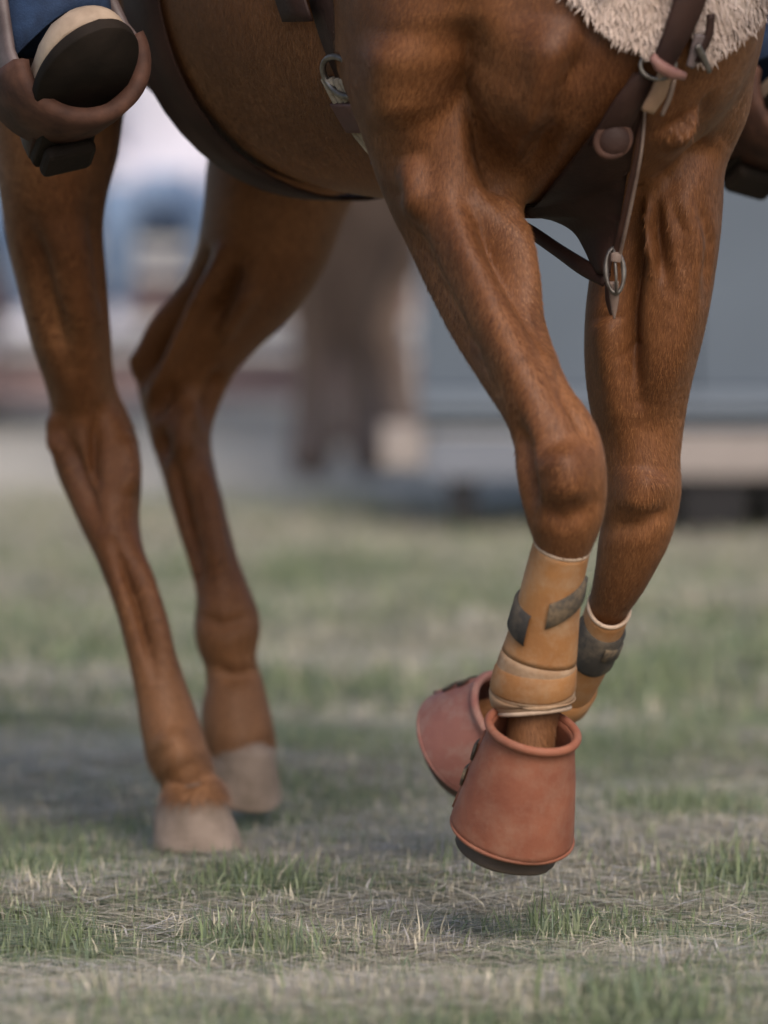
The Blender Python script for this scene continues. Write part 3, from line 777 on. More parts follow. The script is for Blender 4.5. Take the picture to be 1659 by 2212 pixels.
fleece([(-110, 1478, 1705), (-40, 1480, 1668), (0, 1486, 1645), (25, 1490, 1632), (50, 1494, 1604), (75, 1498, 1560), (105, 1502, 1522)], (.15, -1), 'fleece_lining', 3200, .022)
surf_ribbon([(1475, -50), (1462, 0), (1440, 60), (1412, 120)], [40, 38, 32, 26], .008, .034).build('center_strap', M['leather_dark'], collar)
surf_ribbon([(1395, 150), (1365, 190), (1335, 240), (1300, 300)], [20, 30, 36, 34], .006, .012).build('lower_strap', M['leather_dark'], collar)
surf_ribbon([(1330, -50), (1240, -95), (1120, -160), (990, -220)], [34, 34, 32, 30], .008, .034).build('shoulder_strap', M['leather_dark'], collar)
mb = MB(); mb.torus(hit(1412, 128, .018)[0], np.array((1, 0, 0)), np.array((0, 0, 1.0)), .020, .016, .0028); mb.build('ring', M['steel'], collar)
mb = MB(); mb.tube([hit(x, y, .046)[0] for x, y in ((1388, 96), (1402, 112), (1422, 124), (1446, 132))], [.004, .0075, .0075, .005], 10); mb.build('thong', M['lace'], collar)
mb = MB(); mb.tube([hit(x, y, .044)[0] for x, y in ((1392, 92), (1408, 116), (1430, 134))], [.003, .005, .004], 8); mb.build('thong', M['lace'], collar)
surf_ribbon([(1500, 20), (1496, 60), (1474, 110)], [9, 11, 8], .005, .036).build('strap_end', M['leather_dark'], collar)
surf_ribbon([(1470, 76), (1482, 100), (1492, 126)], [8, 8, 6], .004, .042).build('metal_tip', M['steel'], collar)
surf_ribbon([(1486, 60), (1478, 92), (1462, 122)], [20, 20, 10], .005, .034).build('buckle_guard', M['leather_grey'], collar)
surf_ribbon([(1424, 138), (1410, 180), (1388, 215)], [17, 20, 17], .006, .024).build('keeper', M['rawhide'], collar)
surf_ribbon([(1440, 150), (1432, 185), (1416, 222)], [5, 6, 4], .005, .024).build('strap_tip', M['strap_edge'], collar)
# leather panel that runs back between the forelegs
def panel(rows, thick, name, m, parent):
    """rows: (y, xl, xr, Yl, Yr)"""
    ro, ri = [], []
    R_ = spline(rows, 4)
    for y, a, b, Ya, Yb in R_:
        o, i_ = [], []
        for t in np.linspace(0, 1, 12):
            x = a + (b - a) * t; Y = Ya + (Yb - Ya) * t - .012 * math.sin(math.pi * t)
            hp, hn = hit(x, y, .008, 9.0)
            q = hp if (hp[1] < Y and hp[1] > 6.7 and x > 1150) else P(x, y, Y)
            o.append(q + np.array((0, -thick / 2, 0))); i_.append(q + np.array((0, thick / 2, 0)))
        ro.append(o); ri.append(i_)
    for rr_ in (ro, ri):
        A_ = np.array(rr_)
        for _ in range(3): A_[1:-1, 1:-1] = .5 * A_[1:-1, 1:-1] + .125 * (A_[2:, 1:-1] + A_[:-2, 1:-1] + A_[1:-1, 2:] + A_[1:-1, :-2])
        rr_[:] = [list(r) for r in A_]
    mb = MB(); mb.loft(ro + ri[::-1] + [ro[0]], cap=False, closed=False)
    n = len(ro[0]); k = len(ro)
    for s_ in (0, n - 1):
        for i in range(k - 1):
            mb.f.append((i * n + s_, (i + 1) * n + s_, (2 * k - 2 - i) * n + s_, (2 * k - 1 - i) * n + s_))
    return mb.build(name, m, parent)
panel([(150, 1365, 1400, 6.79, 6.80), (230, 1310, 1382, 6.82, 6.82), (330, 1236, 1362, 6.90, 6.86), (420, 1165, 1348, 6.99, 6.90), (462, 1124, 1341, 7.04, 6.92), (476, 1190, 1339, 7.03, 6.92), (500, 1236, 1334, 7.01, 6.93), (540, 1262, 1326, 6.98, 6.94), (592, 1284, 1318, 6.96, 6.95)],
      .006, 'leather_panel', M['leather_dark'], collar)
free_ribbon([(1095, 474, 7.08, 13), (1140, 496, 7.05, 14), (1205, 540, 7.01, 15), (1262, 578, 6.97, 18), (1310, 604, 6.945, 17)], .006).build('belly_strap', M['leather_dark'], collar)
pc = hit(1318, 272, .022)[0]
mb = MB(); mb.torus(pc, np.array((.9, .1, .3)), norm(np.array((-.2, 0, .95))), .021, .018, .0045, 28, 8); mb.build('concho_rim', M['leather_brown'], collar)
mb = MB(); mb.loft([ring_at(pc + np.array((0, d_, 0)), np.array((1, 0, 0)), np.array((0, 0, 1.0)), r_, r_, 24) for d_, r_ in ((.004, .021), (-.003, .019), (-.006, .010), (-.007, .002))]); mb.build('concho', M['leather_dark'], collar)
free_ribbon([(1388, 215, 6.765, 9), (1386, 260, 6.77, 9), (1378, 330, 6.78, 9), (1362, 410, 6.80, 10), (1345, 490, 6.83, 10), (1328, 560, 6.86, 10)], .005, face=(-.35, -1, .1)).build('hanging_strap', M['leather_brown'], collar)
free_ribbon([(1391, 215, 6.76, 2.6), (1392, 260, 6.765, 2.6), (1385, 330, 6.775, 2.8), (1370, 410, 6.795, 3.2), (1353, 490, 6.825, 3.2), (1337, 560, 6.855, 3)], .006, face=(-.35, -1, .1)).build('strap_edge', M['strap_edge'], collar)
bc = P(1328, 585, 6.855)
mb = MB(); mb.torus(bc, np.array((1, 0, .05)), np.array((-.06, 0, 1.0)), .0105, .026, .0032, 26, 8); mb.build('buckle', M['steel'], collar)
mb = MB(); mb.tube([bc + np.array((-.001, -.004, .027)), bc + np.array((.001, -.006, 0)), bc + np.array((.002, -.005, -.026))], .0018, 8); mb.build('buckle_tongue', M['steel'], collar)
free_ribbon([(1330, 545, 6.85, 12), (1331, 556, 6.85, 13), (1330, 566, 6.85, 12)], .007).build('keeper', M['strap_edge'], collar)
free_ribbon([(1326, 608, 6.855, 11), (1327, 640, 6.86, 10.5), (1327, 665, 6.865, 7), (1327, 688, 6.87, 2)], .004).build('strap_tongue', M['strap_edge'], collar)
free_ribbon([(1312, 612, 6.875, 6), (1314, 650, 6.88, 6), (1320, 680, 6.885, 3)], .004).build('strap_tongue', M['leather_dark'], collar)

# ------------------------------------------------------------------ loops round the barrel
def saddle_hit(l, ang, off, zc=1.15):
    """surface point of the barrel in the cross plane at l; ang 0 = its right side, 90 deg = belly"""
    c = H(l, 0, zc); d = norm(math.cos(ang) * SIDE - math.sin(ang) * UP)
    o = c + d * .9
    loc, nor, _, _ = bvh.ray_cast(Vector(o), Vector(-d))
    if loc is None: return c + d * .3, d
    return np.array(loc) + d * off, d
BAR = np.array([(.12, 1.15, .19, .25), (0, 1.14, .235, .285), (-.2, 1.145, .265, .295), (-.40, 1.155, .28, .30), (-.56, 1.175, .28, .295), (-.70, 1.215, .27, .27)])[::-1]
def barrel_hit(l, ang, off, zc=None):
    z, a, b = (np.interp(l, BAR[:, 0], BAR[:, i]) for i in (1, 2, 3))
    ca, sa = math.cos(ang), math.sin(ang)
    p = H(l, a * ca, z - b * sa); d = norm((ca / a) * SIDE - (sa / b) * UP)
    return p + d * (off + .004), d
def loop_band(l, a0, a1, width, thick, off, name, m, parent, n=40, slack=0.0, lean=0.0):
    rings = []; A_ = np.linspace(a0, a1, n)
    raw = np.array([barrel_hit(l + lean * math.sin(t), t, off + slack * max(0, math.sin(t)))[0] for t in A_])
    for _ in range(4): raw[1:-1] = .5 * raw[1:-1] + .25 * (raw[2:] + raw[:-2])
    for t, p in zip(A_, raw):
        d = norm(math.cos(t) * SIDE - math.sin(t) * UP)
        e = thick * .6
        rings.append([p + HEAD * (width - e) + d * thick, p - HEAD * (width - e) + d * thick, p - HEAD * width, p - HEAD * (width - e) - d * thick * .6, p + HEAD * (width - e) - d * thick * .6, p + HEAD * width])
    mb = MB(); mb.loft(rings); return mb.build(name, m, parent)
R = math.radians
rear = empty('rear_cinch', H(-.50, 0, .86)); tag(rear, 'wide dark leather back strap slung under the belly ahead of the hind legs', 'cinch')
loop_band(-.53, R(-35), R(215), .048, .003, .005, 'band', M['leather_dark'], rear, slack=.022)
loop_band(-.53, R(-2), R(8), .053, .003, .010, 'keeper', M['leather_brown'], rear, 8)
cin = empty('front_cinch', H(-.10, 0, .83)); tag(cin, 'pale mohair cord cinch with dark latigo straps behind the near elbow', 'cinch')
for q in range(9):
    l = -.10 + (q - 4) * .0115; rad = []
    A_ = np.linspace(R(28), R(152), 30); raw = np.array([barrel_hit(l, t, .006)[0] for t in A_])
    for _ in range(4): raw[1:-1] = .5 * raw[1:-1] + .25 * (raw[2:] + raw[:-2])
    mb = MB(); mb.tube(raw, .0055, 7); mb.build('cord', M['cord'], cin)
loop_band(-.10, R(34), R(42), .056, .004, .012, 'crossbar', M['leather_red'], cin, 8)
loop_band(-.10, R(52), R(64), .058, .004, .012, 'crossbar', M['leather_red'], cin, 8)
loop_band(-.10, R(74), R(106), .06, .004, .012, 'center_pad', M['leather_dark'], cin, 16)
loop_band(-.12, R(-60), R(28), .030, .003, .006, 'latigo', M['leather_dark'], cin, 26, lean=.05)
loop_band(-.18, R(-50), R(14), .036, .003, .012, 'latigo', M['leather_dark'], cin, 26, lean=.10)
pr, dr = barrel_hit(-.10, R(27), .014)
mb = MB(); mb.torus(pr, HEAD, norm(np.cross(HEAD, dr)), .040, .026, .004, 28, 8); mb.build('ring', M['steel'], cin)
pb, db = barrel_hit(-.10, R(78), .022)
mb = MB(); mb.torus(pb, HEAD, norm(np.cross(HEAD, db)), .024, .018, .0035, 28, 8); mb.build('belly_ring', M['steel'], cin)

# ------------------------------------------------------------------ saddle (above the frame, fenders come into view), stirrups, rider
saddle = empty('saddle', H(-.45, 0, 1.45)); tag(saddle, 'dark western saddle with long leather fenders, on the chestnut horse', 'saddle')
mb = MB()
rings = []
for l in np.linspace(-.02, -.86, 16):
    ring = []
    for t in np.linspace(R(-90 - 88), R(-90 + 88), 21):
        p, d = saddle_hit(min(l, -.12), t, .02, 1.2); p = p + HEAD * (l - min(l, -.12)); ring.append(p)
    rings.append(ring)
inner = [[p - .03 * norm(np.asarray(p) - H(0, 0, 0) * 0) * 0 - np.array((0, 0, .008)) for p in r] for r in rings]
mb.loft(rings + inner[::-1] + [rings[0]], cap=False, closed=False); mb.build('skirt', M['leather_dark'], saddle)
mb = MB(); mb.loft([[H(l, s_ * w_, z_ + .02 * abs(s_)) for s_ in (-1, -.6, 0, .6, 1)] + [H(l, s_ * w_ * .8, z_ - .07) for s_ in (.8, 0, -.8)] for l, w_, z_ in ((-.12, .10, 1.60), (-.2, .15, 1.56), (-.4, .14, 1.53), (-.55, .18, 1.55), (-.66, .21, 1.62), (-.70, .19, 1.66))]); mb.build('seat', M['leather_brown'], saddle)
mb = MB(); mb.tube([H(-.12, 0, 1.58), H(-.1, 0, 1.65), H(-.08, 0, 1.70), H(-.08, 0, 1.71)], [.035, .025, .03, .045], 14); mb.build('horn', M['leather_dark'], saddle)

def stirrup(c, pitch, roll, label, yaw=0.0):
    """c = middle of the ring opening; plane across the horse; toe end lifted by pitch"""
    f0 = norm(HEAD * math.cos(yaw) + SIDE * math.sin(yaw)); s0 = norm(np.cross(UP, f0)); s0 = s0 if s0 @ SIDE > 0 else -s0
    f = norm(f0 * math.cos(pitch) + UP * math.sin(pitch)); u = norm(UP * math.cos(pitch) - f0 * math.sin(pitch))
    s1 = norm(s0 * math.cos(roll) + u * math.sin(roll)); u1 = norm(u * math.cos(roll) - s0 * math.sin(roll))
    root = empty('stirrup', c); tag(root, label, 'stirrup', 'leather covered stirrups')
    path = []
    for y in (.15, .12, .09, .06, .03): path.append((-(.078 - .16 * y), y, .9))
    for a in np.linspace(R(-180), R(0), 24):
        ca, sa = math.cos(a), math.sin(a)
        w_ = .078 * (1.0 if sa < 0 else 1 - .22 * sa); h_ = .070
        path.append((ca * w_, sa * h_, sa))
    for y in (.03, .06, .09, .12, .15): path.append((.078 - .16 * y, y, .9))
    mb = MB(); rings = []
    for i, (x, y, sa) in enumerate(path):
        dx = path[min(i + 1, 33)][0] - path[max(i - 1, 0)][0]; dy = path[min(i + 1, 33)][1] - path[max(i - 1, 0)][1]
        nl = math.hypot(dx, dy); ox, oy = dy / nl, -dx / nl
        dep = .045 if sa < -.2 else .045 - .02 * min(1, (sa + .2))
        th = .011
        pc_ = np.asarray(c) + s1 * x + u1 * y; o_ = s1 * ox + u1 * oy
        rings.append([pc_ + f * dep - o_ * th * .3, pc_ + f * (dep + .005) + o_ * th * .2, pc_ + f * dep + o_ * th * .9, pc_ + o_ * th, pc_ - f * dep + o_ * th * .9, pc_ - f * (dep + .003), pc_ - f * dep - o_ * th * .6, pc_ - o_ * th * .7])
    mb.loft(rings); mb.build('frame', M['leather_grey'], root)
    mb = MB(); rings = []                                       # padded leather tread over the bottom
    for a in np.linspace(R(-192), R(12), 30):
        ca, sa = math.cos(a), math.sin(a); x, y = ca * .078, sa * .070
        pc_ = np.asarray(c) + s1 * x + u1 * (y - .003); o_ = norm(s1 * ca + u1 * sa * 1.1)
        rings.append([pc_ + f * .050 - o_ * .009, pc_ + f * .055 + o_ * .001, pc_ + f * .050 + o_ * .011, pc_ + o_ * .0135, pc_ - f * .052 + o_ * .013, pc_ - f * .056, pc_ - f * .05 - o_ * .010, pc_ - o_ * .0115])
    mb.loft(rings); mb.build('tread', M['leather_brown'], root)
    mb = MB(); tp = np.asarray(c) + u1 * .150
    mb.tube([tp - s1 * .062, tp + s1 * .062], .009, 10); mb.build('top_bolt', M['steel'], root)
    return f, s1, u1, tp
ST_R, ST_L = P(146, 144, 7.06), P(1682, 215, 7.56)
fr_, sr_, ur_, tr_ = stirrup(ST_R, R(15), R(-12), 'leather bound stirrup holding the pale boot, beside the near hind leg', yaw=R(6))
fl_, sl_, ul_, tl_ = stirrup(ST_L, R(15), R(14), 'leather bound stirrup on the far side of the chest, half out of frame', yaw=R(-6))
for tp, sg in ((tr_, 1), (tl_, -1)):
    mid = H(-.33, sg * .43, 1.30); top_ = H(-.38, sg * .30, 1.50)
    r = spline([tp, tp * .5 + mid * .5 + SIDE * sg * .01, mid, top_], 6)
    ribbon(list(r), [SIDE * sg + .1 * UP] * len(r), [.036 + .05 * math.sin(math.pi * i / len(r)) for i in range(len(r))], .006).build('fender', M['leather_dark'], None)
    child(bpy.context.scene.objects[-1] if False else [o for o in col.objects if o.name.startswith('fender') and o.parent is None][0], saddle)

def body_obj(name, chains, vs, m, it=4):
    """chains: (points, radii a, radii b, uref, k) in world coordinates -> one smooth surface"""
    allp = np.vstack([np.asarray(c[0], float) for c in chains]); mr = max(np.max(c[1]) for c in chains) + .06
    fd = Field(allp.min(0) - mr, allp.max(0) + mr, vs)
    for pts, a, b, uref, k in chains:
        r = spline(np.hstack((np.asarray(pts, float), np.asarray(a, float)[:, None], np.asarray(b, float)[:, None])), 3)
        fd.chain(r[:, :3], r[:, 3], r[:, 4], np.asarray(uref, float), k)
    V_, Q_ = fd.mesh(); V_ = smooth_verts(V_, Q_, it)
    N_ = vert_normals(V_, Q_)
    if np.mean(np.einsum('ij,ij->i', N_, V_ - V_.mean(0))) < 0: Q_ = Q_[:, ::-1]
    return field_obj(name, V_, Q_, m)
def paint(o, mats, fn):
    """materials by face centre"""
    o.data.materials.clear()
    for mm in mats: o.data.materials.append(mm)
    n = len(o.data.polygons); c = np.empty(n * 3, np.float32); o.data.polygons.foreach_get('center', c)
    o.data.polygons.foreach_set('material_index', fn(c.reshape(-1, 3)).astype(np.int32))
def foot_pts(c, f, u, s):  # ankle above the stirrup
    return np.asarray(c) + f * (-.075) + u * .075
ank_r, ank_l = foot_pts(ST_R, fr_, ur_, sr_), foot_pts(ST_L, fl_, ul_, sl_)
kn_r, kn_l = H(-.16, .43, 1.42), H(-.16, -.45, 1.40)
hp_ = H(-.48, 0, 1.66)
rider = body_obj('person', [
    ([hp_ + SIDE * .1, H(-.32, .27, 1.57), kn_r, (kn_r + ank_r) / 2 + HEAD * -.02, ank_r + UP * .02], [.10, .095, .075, .075, .068], [.10, .095, .075, .078, .072], SIDE, .03),
    ([hp_ - SIDE * .1, H(-.32, -.27, 1.57), kn_l, (kn_l + ank_l) / 2 + HEAD * -.02, ank_l + UP * .02], [.10, .095, .075, .075, .068], [.10, .095, .075, .078, .072], SIDE, .03),
    ([hp_, H(-.48, 0, 1.85), H(-.45, 0, 2.05), H(-.44, 0, 2.16)], [.17, .16, .19, .12], [.13, .12, .12, .08], SIDE, .05),
    ([H(-.44, 0, 2.16), H(-.42, 0, 2.26), H(-.40, 0, 2.38), H(-.40, 0, 2.44)], [.06, .055, .08, .06], [.06, .06, .1, .08], SIDE, .03),
    ([H(-.44, .2, 2.1), H(-.42, .26, 1.86), H(-.2, .14, 1.74), H(-.12, .08, 1.74)], [.06, .05, .04, .04], [.06, .05, .04, .03], SIDE, .03),
    ([H(-.44, -.2, 2.1), H(-.42, -.26, 1.86), H(-.25, -.22, 1.68), H(-.18, -.18, 1.62)], [.06, .05, .04, .04], [.06, .05, .04, .03], SIDE, .03)], .014, M['denim'])
paint(rider, [M['denim'], M['shirt_check'], M['skin']], lambda c: np.where(c[:, 2] > 2.18, 2, np.where(c[:, 2] > 1.76, 1, 0)))
tag(rider, 'rider in blue jeans whose boots rest in the stirrups of the chestnut horse', 'person', 'people')
mb = MB(); hc = H(-.40, 0, 1.51)
mb.loft([ring_at(hc + UP * z_, HEAD, SIDE, a_, b_, 28) for z_, a_, b_ in ((-.008, .19, .17), (0, .2, .18), (.008, .11, .095), (.07, .10, .085), (.12, .09, .07), (.125, .03, .02))])
mb.build('hat', M['hat'], rider)
def riding_boot(c, f, u, s, sg):
    c = np.asarray(c)
    base = c - u * .048                                     # sole line through the tread
    secs = [(-.175, .030, .050, 0), (-.165, .036, .075, 0), (-.12, .038, .085, 0), (-.08, .040, .082, 0), (-.03, .043, .068, 0), (.02, .050, .058, .002), (.07, .052, .050, .004), (.10, .048, .043, .006), (.125, .036, .032, .008), (.138, .018, .018, .010)]
    mb = MB(); rings = []
    for x, w_, h_, z0 in secs:
        ring = []; x = x * (.62 if x < 0 else 1.0); w_ *= 1.12
        for a in np.linspace(0, 2 * math.pi, 26, endpoint=False):
            ca, sa = math.cos(a), math.sin(a)
            ring.append(base + f * x + s * (w_ * (abs(ca) ** .85) * (1 if ca > 0 else -1)) + u * (z0 + (h_ * max(sa, 0) * 1.08 if sa > 0 else sa * .004)))
        rings.append(ring)
    mb.loft(rings)
    bt = mb.build('boot', M['boot_upper'], rider); bt.data.materials.append(M['leather_dark'])
    bt.data.polygons.foreach_set('material_index', [1 if i < 26 * 4 else 0 for i in range(len(bt.data.polygons))])
    mb = MB(); st = []
    a0 = base + f * (-.075) + u * .075
    mb.tube([a0, a0 + u * .08, a0 + UP * .16 - f * .01, a0 + UP * .26 - f * .0], [.048, .05, .054, .06], 20); o = mb.build('shaft', M['leather_dark'], None); child(o, bt)
    mb = MB(); lo, hi = [], []
    outline = []
    for x, w_ in ((-.182, .0), (-.178, .02), (-.165, .034), (-.10, .034), (-.05, .036), (0, .050), (.04, .057), (.08, .056), (.115, .045), (.140, .024), (.149, .0)): outline.append((x, w_))
    outline = [(x * (.62 if x < 0 else 1.0), w_ * 1.14) for x, w_ in outline]
    outline = [tuple(q) for q in spline(outline, 4)]; outline[0] = (outline[0][0], 0.0)
    full = outline + [(x, -w_) for x, w_ in outline[-2:0:-1]]
    mb.loft([[base + f * x + s * w_ * k_ + u * z_ for x, w_ in full] for z_, k_ in ((-.012, .97), (-.009, 1.0), (.001, 1.0), (.003, .97))])
    o = mb.build('sole', M['boot_sole'], None, bevel=0); child(o, bt)
    mb = MB(); mb.box(base + f * (-.088) - u * .022, f * .022, s * .034, u * .010); o = mb.build('heel', M['boot_sole'], None, smooth=False, bevel=.008); child(o, bt)
PITCH_UP = R(24)
for c, f, u, s, sg in ((ST_R, fr_, ur_, sr_, 1), (ST_L, fl_, ul_, sl_, -1)):
    c = np.asarray(c) + s * (.012 if sg > 0 else 0); f2_, u2_ = norm(f * math.cos(PITCH_UP) + u * math.sin(PITCH_UP)), norm(u * math.cos(PITCH_UP) - f * math.sin(PITCH_UP))
    riding_boot(c, f2_, u2_, s, sg)
# jean hems drop over the insteps
for c, f, u, s, ank in ((ST_R, fr_, ur_, sr_, ank_r), (ST_L, fl_, ul_, sl_, ank_l)):
    mb = MB(); rings = []
    a0 = np.asarray(c) + f * (-.018) + u * .036
    for k_, (d_, w_, g_) in enumerate(((0, .072, .090), (.03, .074, .088), (.09, .075, .082), (.17, .074, .078), (.26, .072, .076))):
        cc = a0 + UP * d_ - f * d_ * .12
        rings.append([cc + s * w_ * math.cos(t) + f * g_ * math.sin(t) - u * (.018 * math.cos(2 * t) if k_ == 0 else 0) + norm(s * math.cos(t) + f * math.sin(t)) * .004 * math.sin(4 * t + d_ * 40) for t in np.linspace(0, 2 * math.pi, 36, endpoint=False)])
    inner = [[p + (np.mean(r, 0) - p) * .06 for p in r] for r in rings]
    mb.loft(inner[::-1] + rings, cap=False); mb.build('jean_hem', M['denim'], rider)

# ------------------------------------------------------------------ ground
def ground_material():
    m, nt, b = new_mat('pasture soil and thatch')
    big = noise(nt, 1.1, 3, 0.6, (1.0, 1.0, 1)); mid = noise(nt, 9, 5, 0.65); fine = noise(nt, 90, 4, 0.7)
    c1 = ramp(nt, [(.32, (.16, .14, .10)), (.5, (.18, .20, .12)), (.66, (.36, .32, .25))], big)
    c2 = ramp(nt, [(.3, (.11, .13, .07)), (.52, (.22, .225, .155)), (.75, (.42, .37, .29))], mid)
    mx = nt.nodes.new('ShaderNodeMix'); mx.data_type = 'RGBA'; mx.inputs[0].default_value = .5
    nt.links.new(c1, mx.inputs[6]); nt.links.new(c2, mx.inputs[7])
    # a bare dusty track crosses the field beyond the horse
    tc = nt.nodes.new('ShaderNodeTexCoord'); sp = nt.nodes.new('ShaderNodeSeparateXYZ'); nt.links.new(tc.outputs['Object'], sp.inputs[0])
    wob = nt.nodes.new('ShaderNodeMath'); wob.operation = 'MULTIPLY_ADD'; nt.links.new(big, wob.inputs[0]); wob.inputs[1].default_value = 1.2; nt.links.new(sp.outputs[1], wob.inputs[2])
    mr = nt.nodes.new('ShaderNodeMapRange'); nt.links.new(wob.outputs[0], mr.inputs[0]); mr.inputs[1].default_value = 14.2; mr.inputs[2].default_value = 15.0
    mx2 = nt.nodes.new('ShaderNodeMix'); mx2.data_type = 'RGBA'; nt.links.new(mr.outputs[0], mx2.inputs[0]); nt.links.new(mx.outputs[2], mx2.inputs[6])
    nt.links.new(ramp(nt, [(.3, (.42, .38, .32)), (.7, (.56, .52, .45))], mid), mx2.inputs[7])
    nt.links.new(mx2.outputs[2], b.inputs['Base Color']); b.inputs['Roughness'].default_value = .95; b.inputs['Specular IOR Level'].default_value = .1
    bump(nt, b, fine, .6, .01)
    return m
def gz(x, y): return .010 * np.sin(x * 3.1 + y * 1.7) + .008 * np.sin(y * 5.3 - x * 2.2) - .012
xs = np.unique(np.concatenate((np.linspace(-300, -4, 16), np.linspace(-4, 4, 90), np.linspace(4, 300, 16))))
ys = np.unique(np.concatenate((np.linspace(-60, 4, 10), np.linspace(4, 20, 150), np.linspace(20, 600, 22))))
gx, gy = np.meshgrid(xs, ys, indexing='ij')
near = np.clip(1.5 - np.maximum(np.abs(gx) - 4, 0) - np.maximum(gy - 19, 0) - np.maximum(4.5 - gy, 0), 0, 1)
gzv = gz(gx, gy) * near - .012 * (1 - near)
gv = np.stack((gx, gy, gzv), -1).reshape(-1, 3); ny_ = len(ys)
gi = (np.arange(len(xs) - 1)[:, None] * ny_ + np.arange(ny_ - 1)[None, :]).ravel()
ground = field_obj('ground', gv, np.stack((gi, gi + ny_, gi + ny_ + 1, gi + 1), 1), ground_material())
tag(ground, 'dry pasture ground under the horse', None, None, 'structure')

def on_ground(px_, py_): q = ray(px_, py_); k = -CAM_H / q.z; return q.x * k, q.y * k
TUFTS = [(*on_ground(a, b), c, d, e) for a, b, c, d, e in (
    (95, 1905, .05, .5, 1.3), (150, 2010, .05, -.5, 1.2), (905, 2000, .055, .55, 1.5), (1130, 2150, .07, .5, 1.6), (255, 2130, .05, .5, 1.4), (560, 1900, .09, -.5, .7),
    (620, 2020, .08, -.5, .8), (480, 1990, .06, -.45, .9), (1190, 1990, .05, -.5, 1.4), (1440, 2060, .06, .35, 1.0), (1480, 1760, .12, -.5, .7), (1560, 1900, .10, -.4, .7),
    (1380, 2180, .08, -.45, .9), (700, 2130, .09, .4, .4), (1250, 1500, .25, -.4, .4), (640, 1480, .2, -.5, .4), (900, 1380, .3, .4, .2), (160, 1420, .25, -.4, .5), (60, 1640, .12, .3, .5))]
def blades(name, n, y0, y1, half0, half1, hmean, width, flat_share, label, bias=0.0):
    # even density over the wedge
    t = rng.random(n); y = np.sqrt(y0 * y0 + t * (y1 * y1 - y0 * y0)) if half0 != half1 else y0 + t * (y1 - y0)
    half = half0 + (half1 - half0) * (y - y0) / (y1 - y0)
    x = (rng.random(n) * 2 - 1) * half
    if width > .004: x = np.where((y > 5.4) & (np.abs(x) < 1.25), np.sign(x) * (1.25 + np.abs(x)), x)
    dry = np.clip(.62 * vnoise(x, y, 1, 2.6) + .38 * vnoise(x, y, 2, 8.0), 0, 1)          # straw patches
    lush = .6 * vnoise(x, y, 3, 3.6) + .4 * vnoise(x, y, 4, 10.0)
    keep = rng.random(n) < np.clip(.35 + 1.1 * lush, 0, 1) * np.clip((14.6 - y) / 2.6 + .8 * (lush - .4), 0, 1)
    x, y, dry, lush = x[keep], y[keep], dry[keep], lush[keep]; n = len(x)
    for (tx, ty, tr, td, tl) in TUFTS:                                                        # clumps that stand out in the near grass
        g_ = np.exp(-(((x - tx) / tr) ** 2 + ((y - ty) / (tr * 1.3)) ** 2)); dry = dry + td * g_; lush = np.minimum(lush + tl * g_, 1.9)
    flat = rng.random(n) < flat_share + .25 * (dry > .55)
    h = hmean * np.minimum(rng.gamma(4, .25, n), 1.9) * (.55 + .9 * lush)
    az = rng.random(n) * 2 * np.pi; lean = rng.normal(.35, .25, n)
    fa = rng.normal(0, .2, n) + (rng.random(n) < .5) * np.pi                               # mown thatch combed one way
    az = np.where(flat, fa, az); lean = np.where(flat, rng.normal(1.40, .12, n), np.clip(lean, 0, 1.2))
    pd = np.clip((dry - .36 + bias) * 2.0 + .16 * flat, .06, .88)
    isd = rng.random(n) < pd
    h = np.where(flat, h * 1.8 + .02, np.where(isd, h * .72, h))
    dx, dy = np.cos(az), np.sin(az)
    z0 = gz(x, y) + np.where(flat, rng.random(n) * .012, 0) - .002
    w = width * (.6 + .8 * rng.random(n))
    wa = rng.random(n) * np.pi; wx, wy = np.cos(wa) * w, np.sin(wa) * w
    wx = np.where(flat, -dy * w, wx); wy = np.where(flat, dx * w, wy)
    p0 = np.stack((x, y, z0), 1)
    l1, l2 = np.where(flat, lean, lean * .6), np.minimum(lean * 1.35, 1.53)
    p1 = p0 + (h * .55)[:, None] * np.stack((np.sin(l1) * dx, np.sin(l1) * dy, np.cos(l1)), 1)
    p2 = p1 + (h * .5)[:, None] * np.stack((np.sin(l2) * dx, np.sin(l2) * dy, np.cos(l2)), 1)
    W = np.stack((wx, wy, np.zeros(n)), 1)
    vv = np.stack((p0 - W, p0 + W, p1 - W * .8, p1 + W * .8, p2), 1).reshape(-1, 3)
    k = np.arange(n) * 5
    me = bpy.data.meshes.new(name)
    me.vertices.add(n * 5); me.vertices.foreach_set('co', vv.astype(np.float32).ravel())
    loops = np.stack((k, k + 1, k + 3, k + 2, k + 2, k + 3, k + 4), 1).astype(np.int32)
    me.loops.add(n * 7); me.loops.foreach_set('vertex_index', loops.ravel())
    me.polygons.add(n * 2); ls = np.stack((np.arange(n) * 7, np.arange(n) * 7 + 4), 1).astype(np.int32); me.polygons.foreach_set('loop_start', ls.ravel())
    me.update(calc_edges=True)
    keepc = None
    pal = np.array(((.155, .190, .095), (.225, .250, .150), (.130, .165, .105), (.44, .39, .29), (.55, .49, .38), (.33, .29, .23), (.42, .39, .38)))
    idx = np.where(isd, rng.choice([3, 4, 5, 6], n, p=[.36, .26, .2, .18]), rng.choice([0, 1, 2], n, p=[.4, .32, .28]))
    c = pal[idx] * (.8 + .4 * rng.random(n))[:, None]
    c4 = np.concatenate((np.repeat(c, 5, 0), np.ones((n * 5, 1))), 1).astype(np.float32)
    at_ = me.color_attributes.new('tint', 'FLOAT_COLOR', 'POINT'); at_.data.foreach_set('color', c4.ravel())
    me.materials.append(M['grass'])
    ob = bpy.data.objects.new(name, me); col.objects.link(ob); tag(ob, label, 'grass', None, 'stuff')
    return ob
m, nt, b = new_mat('grass blades')
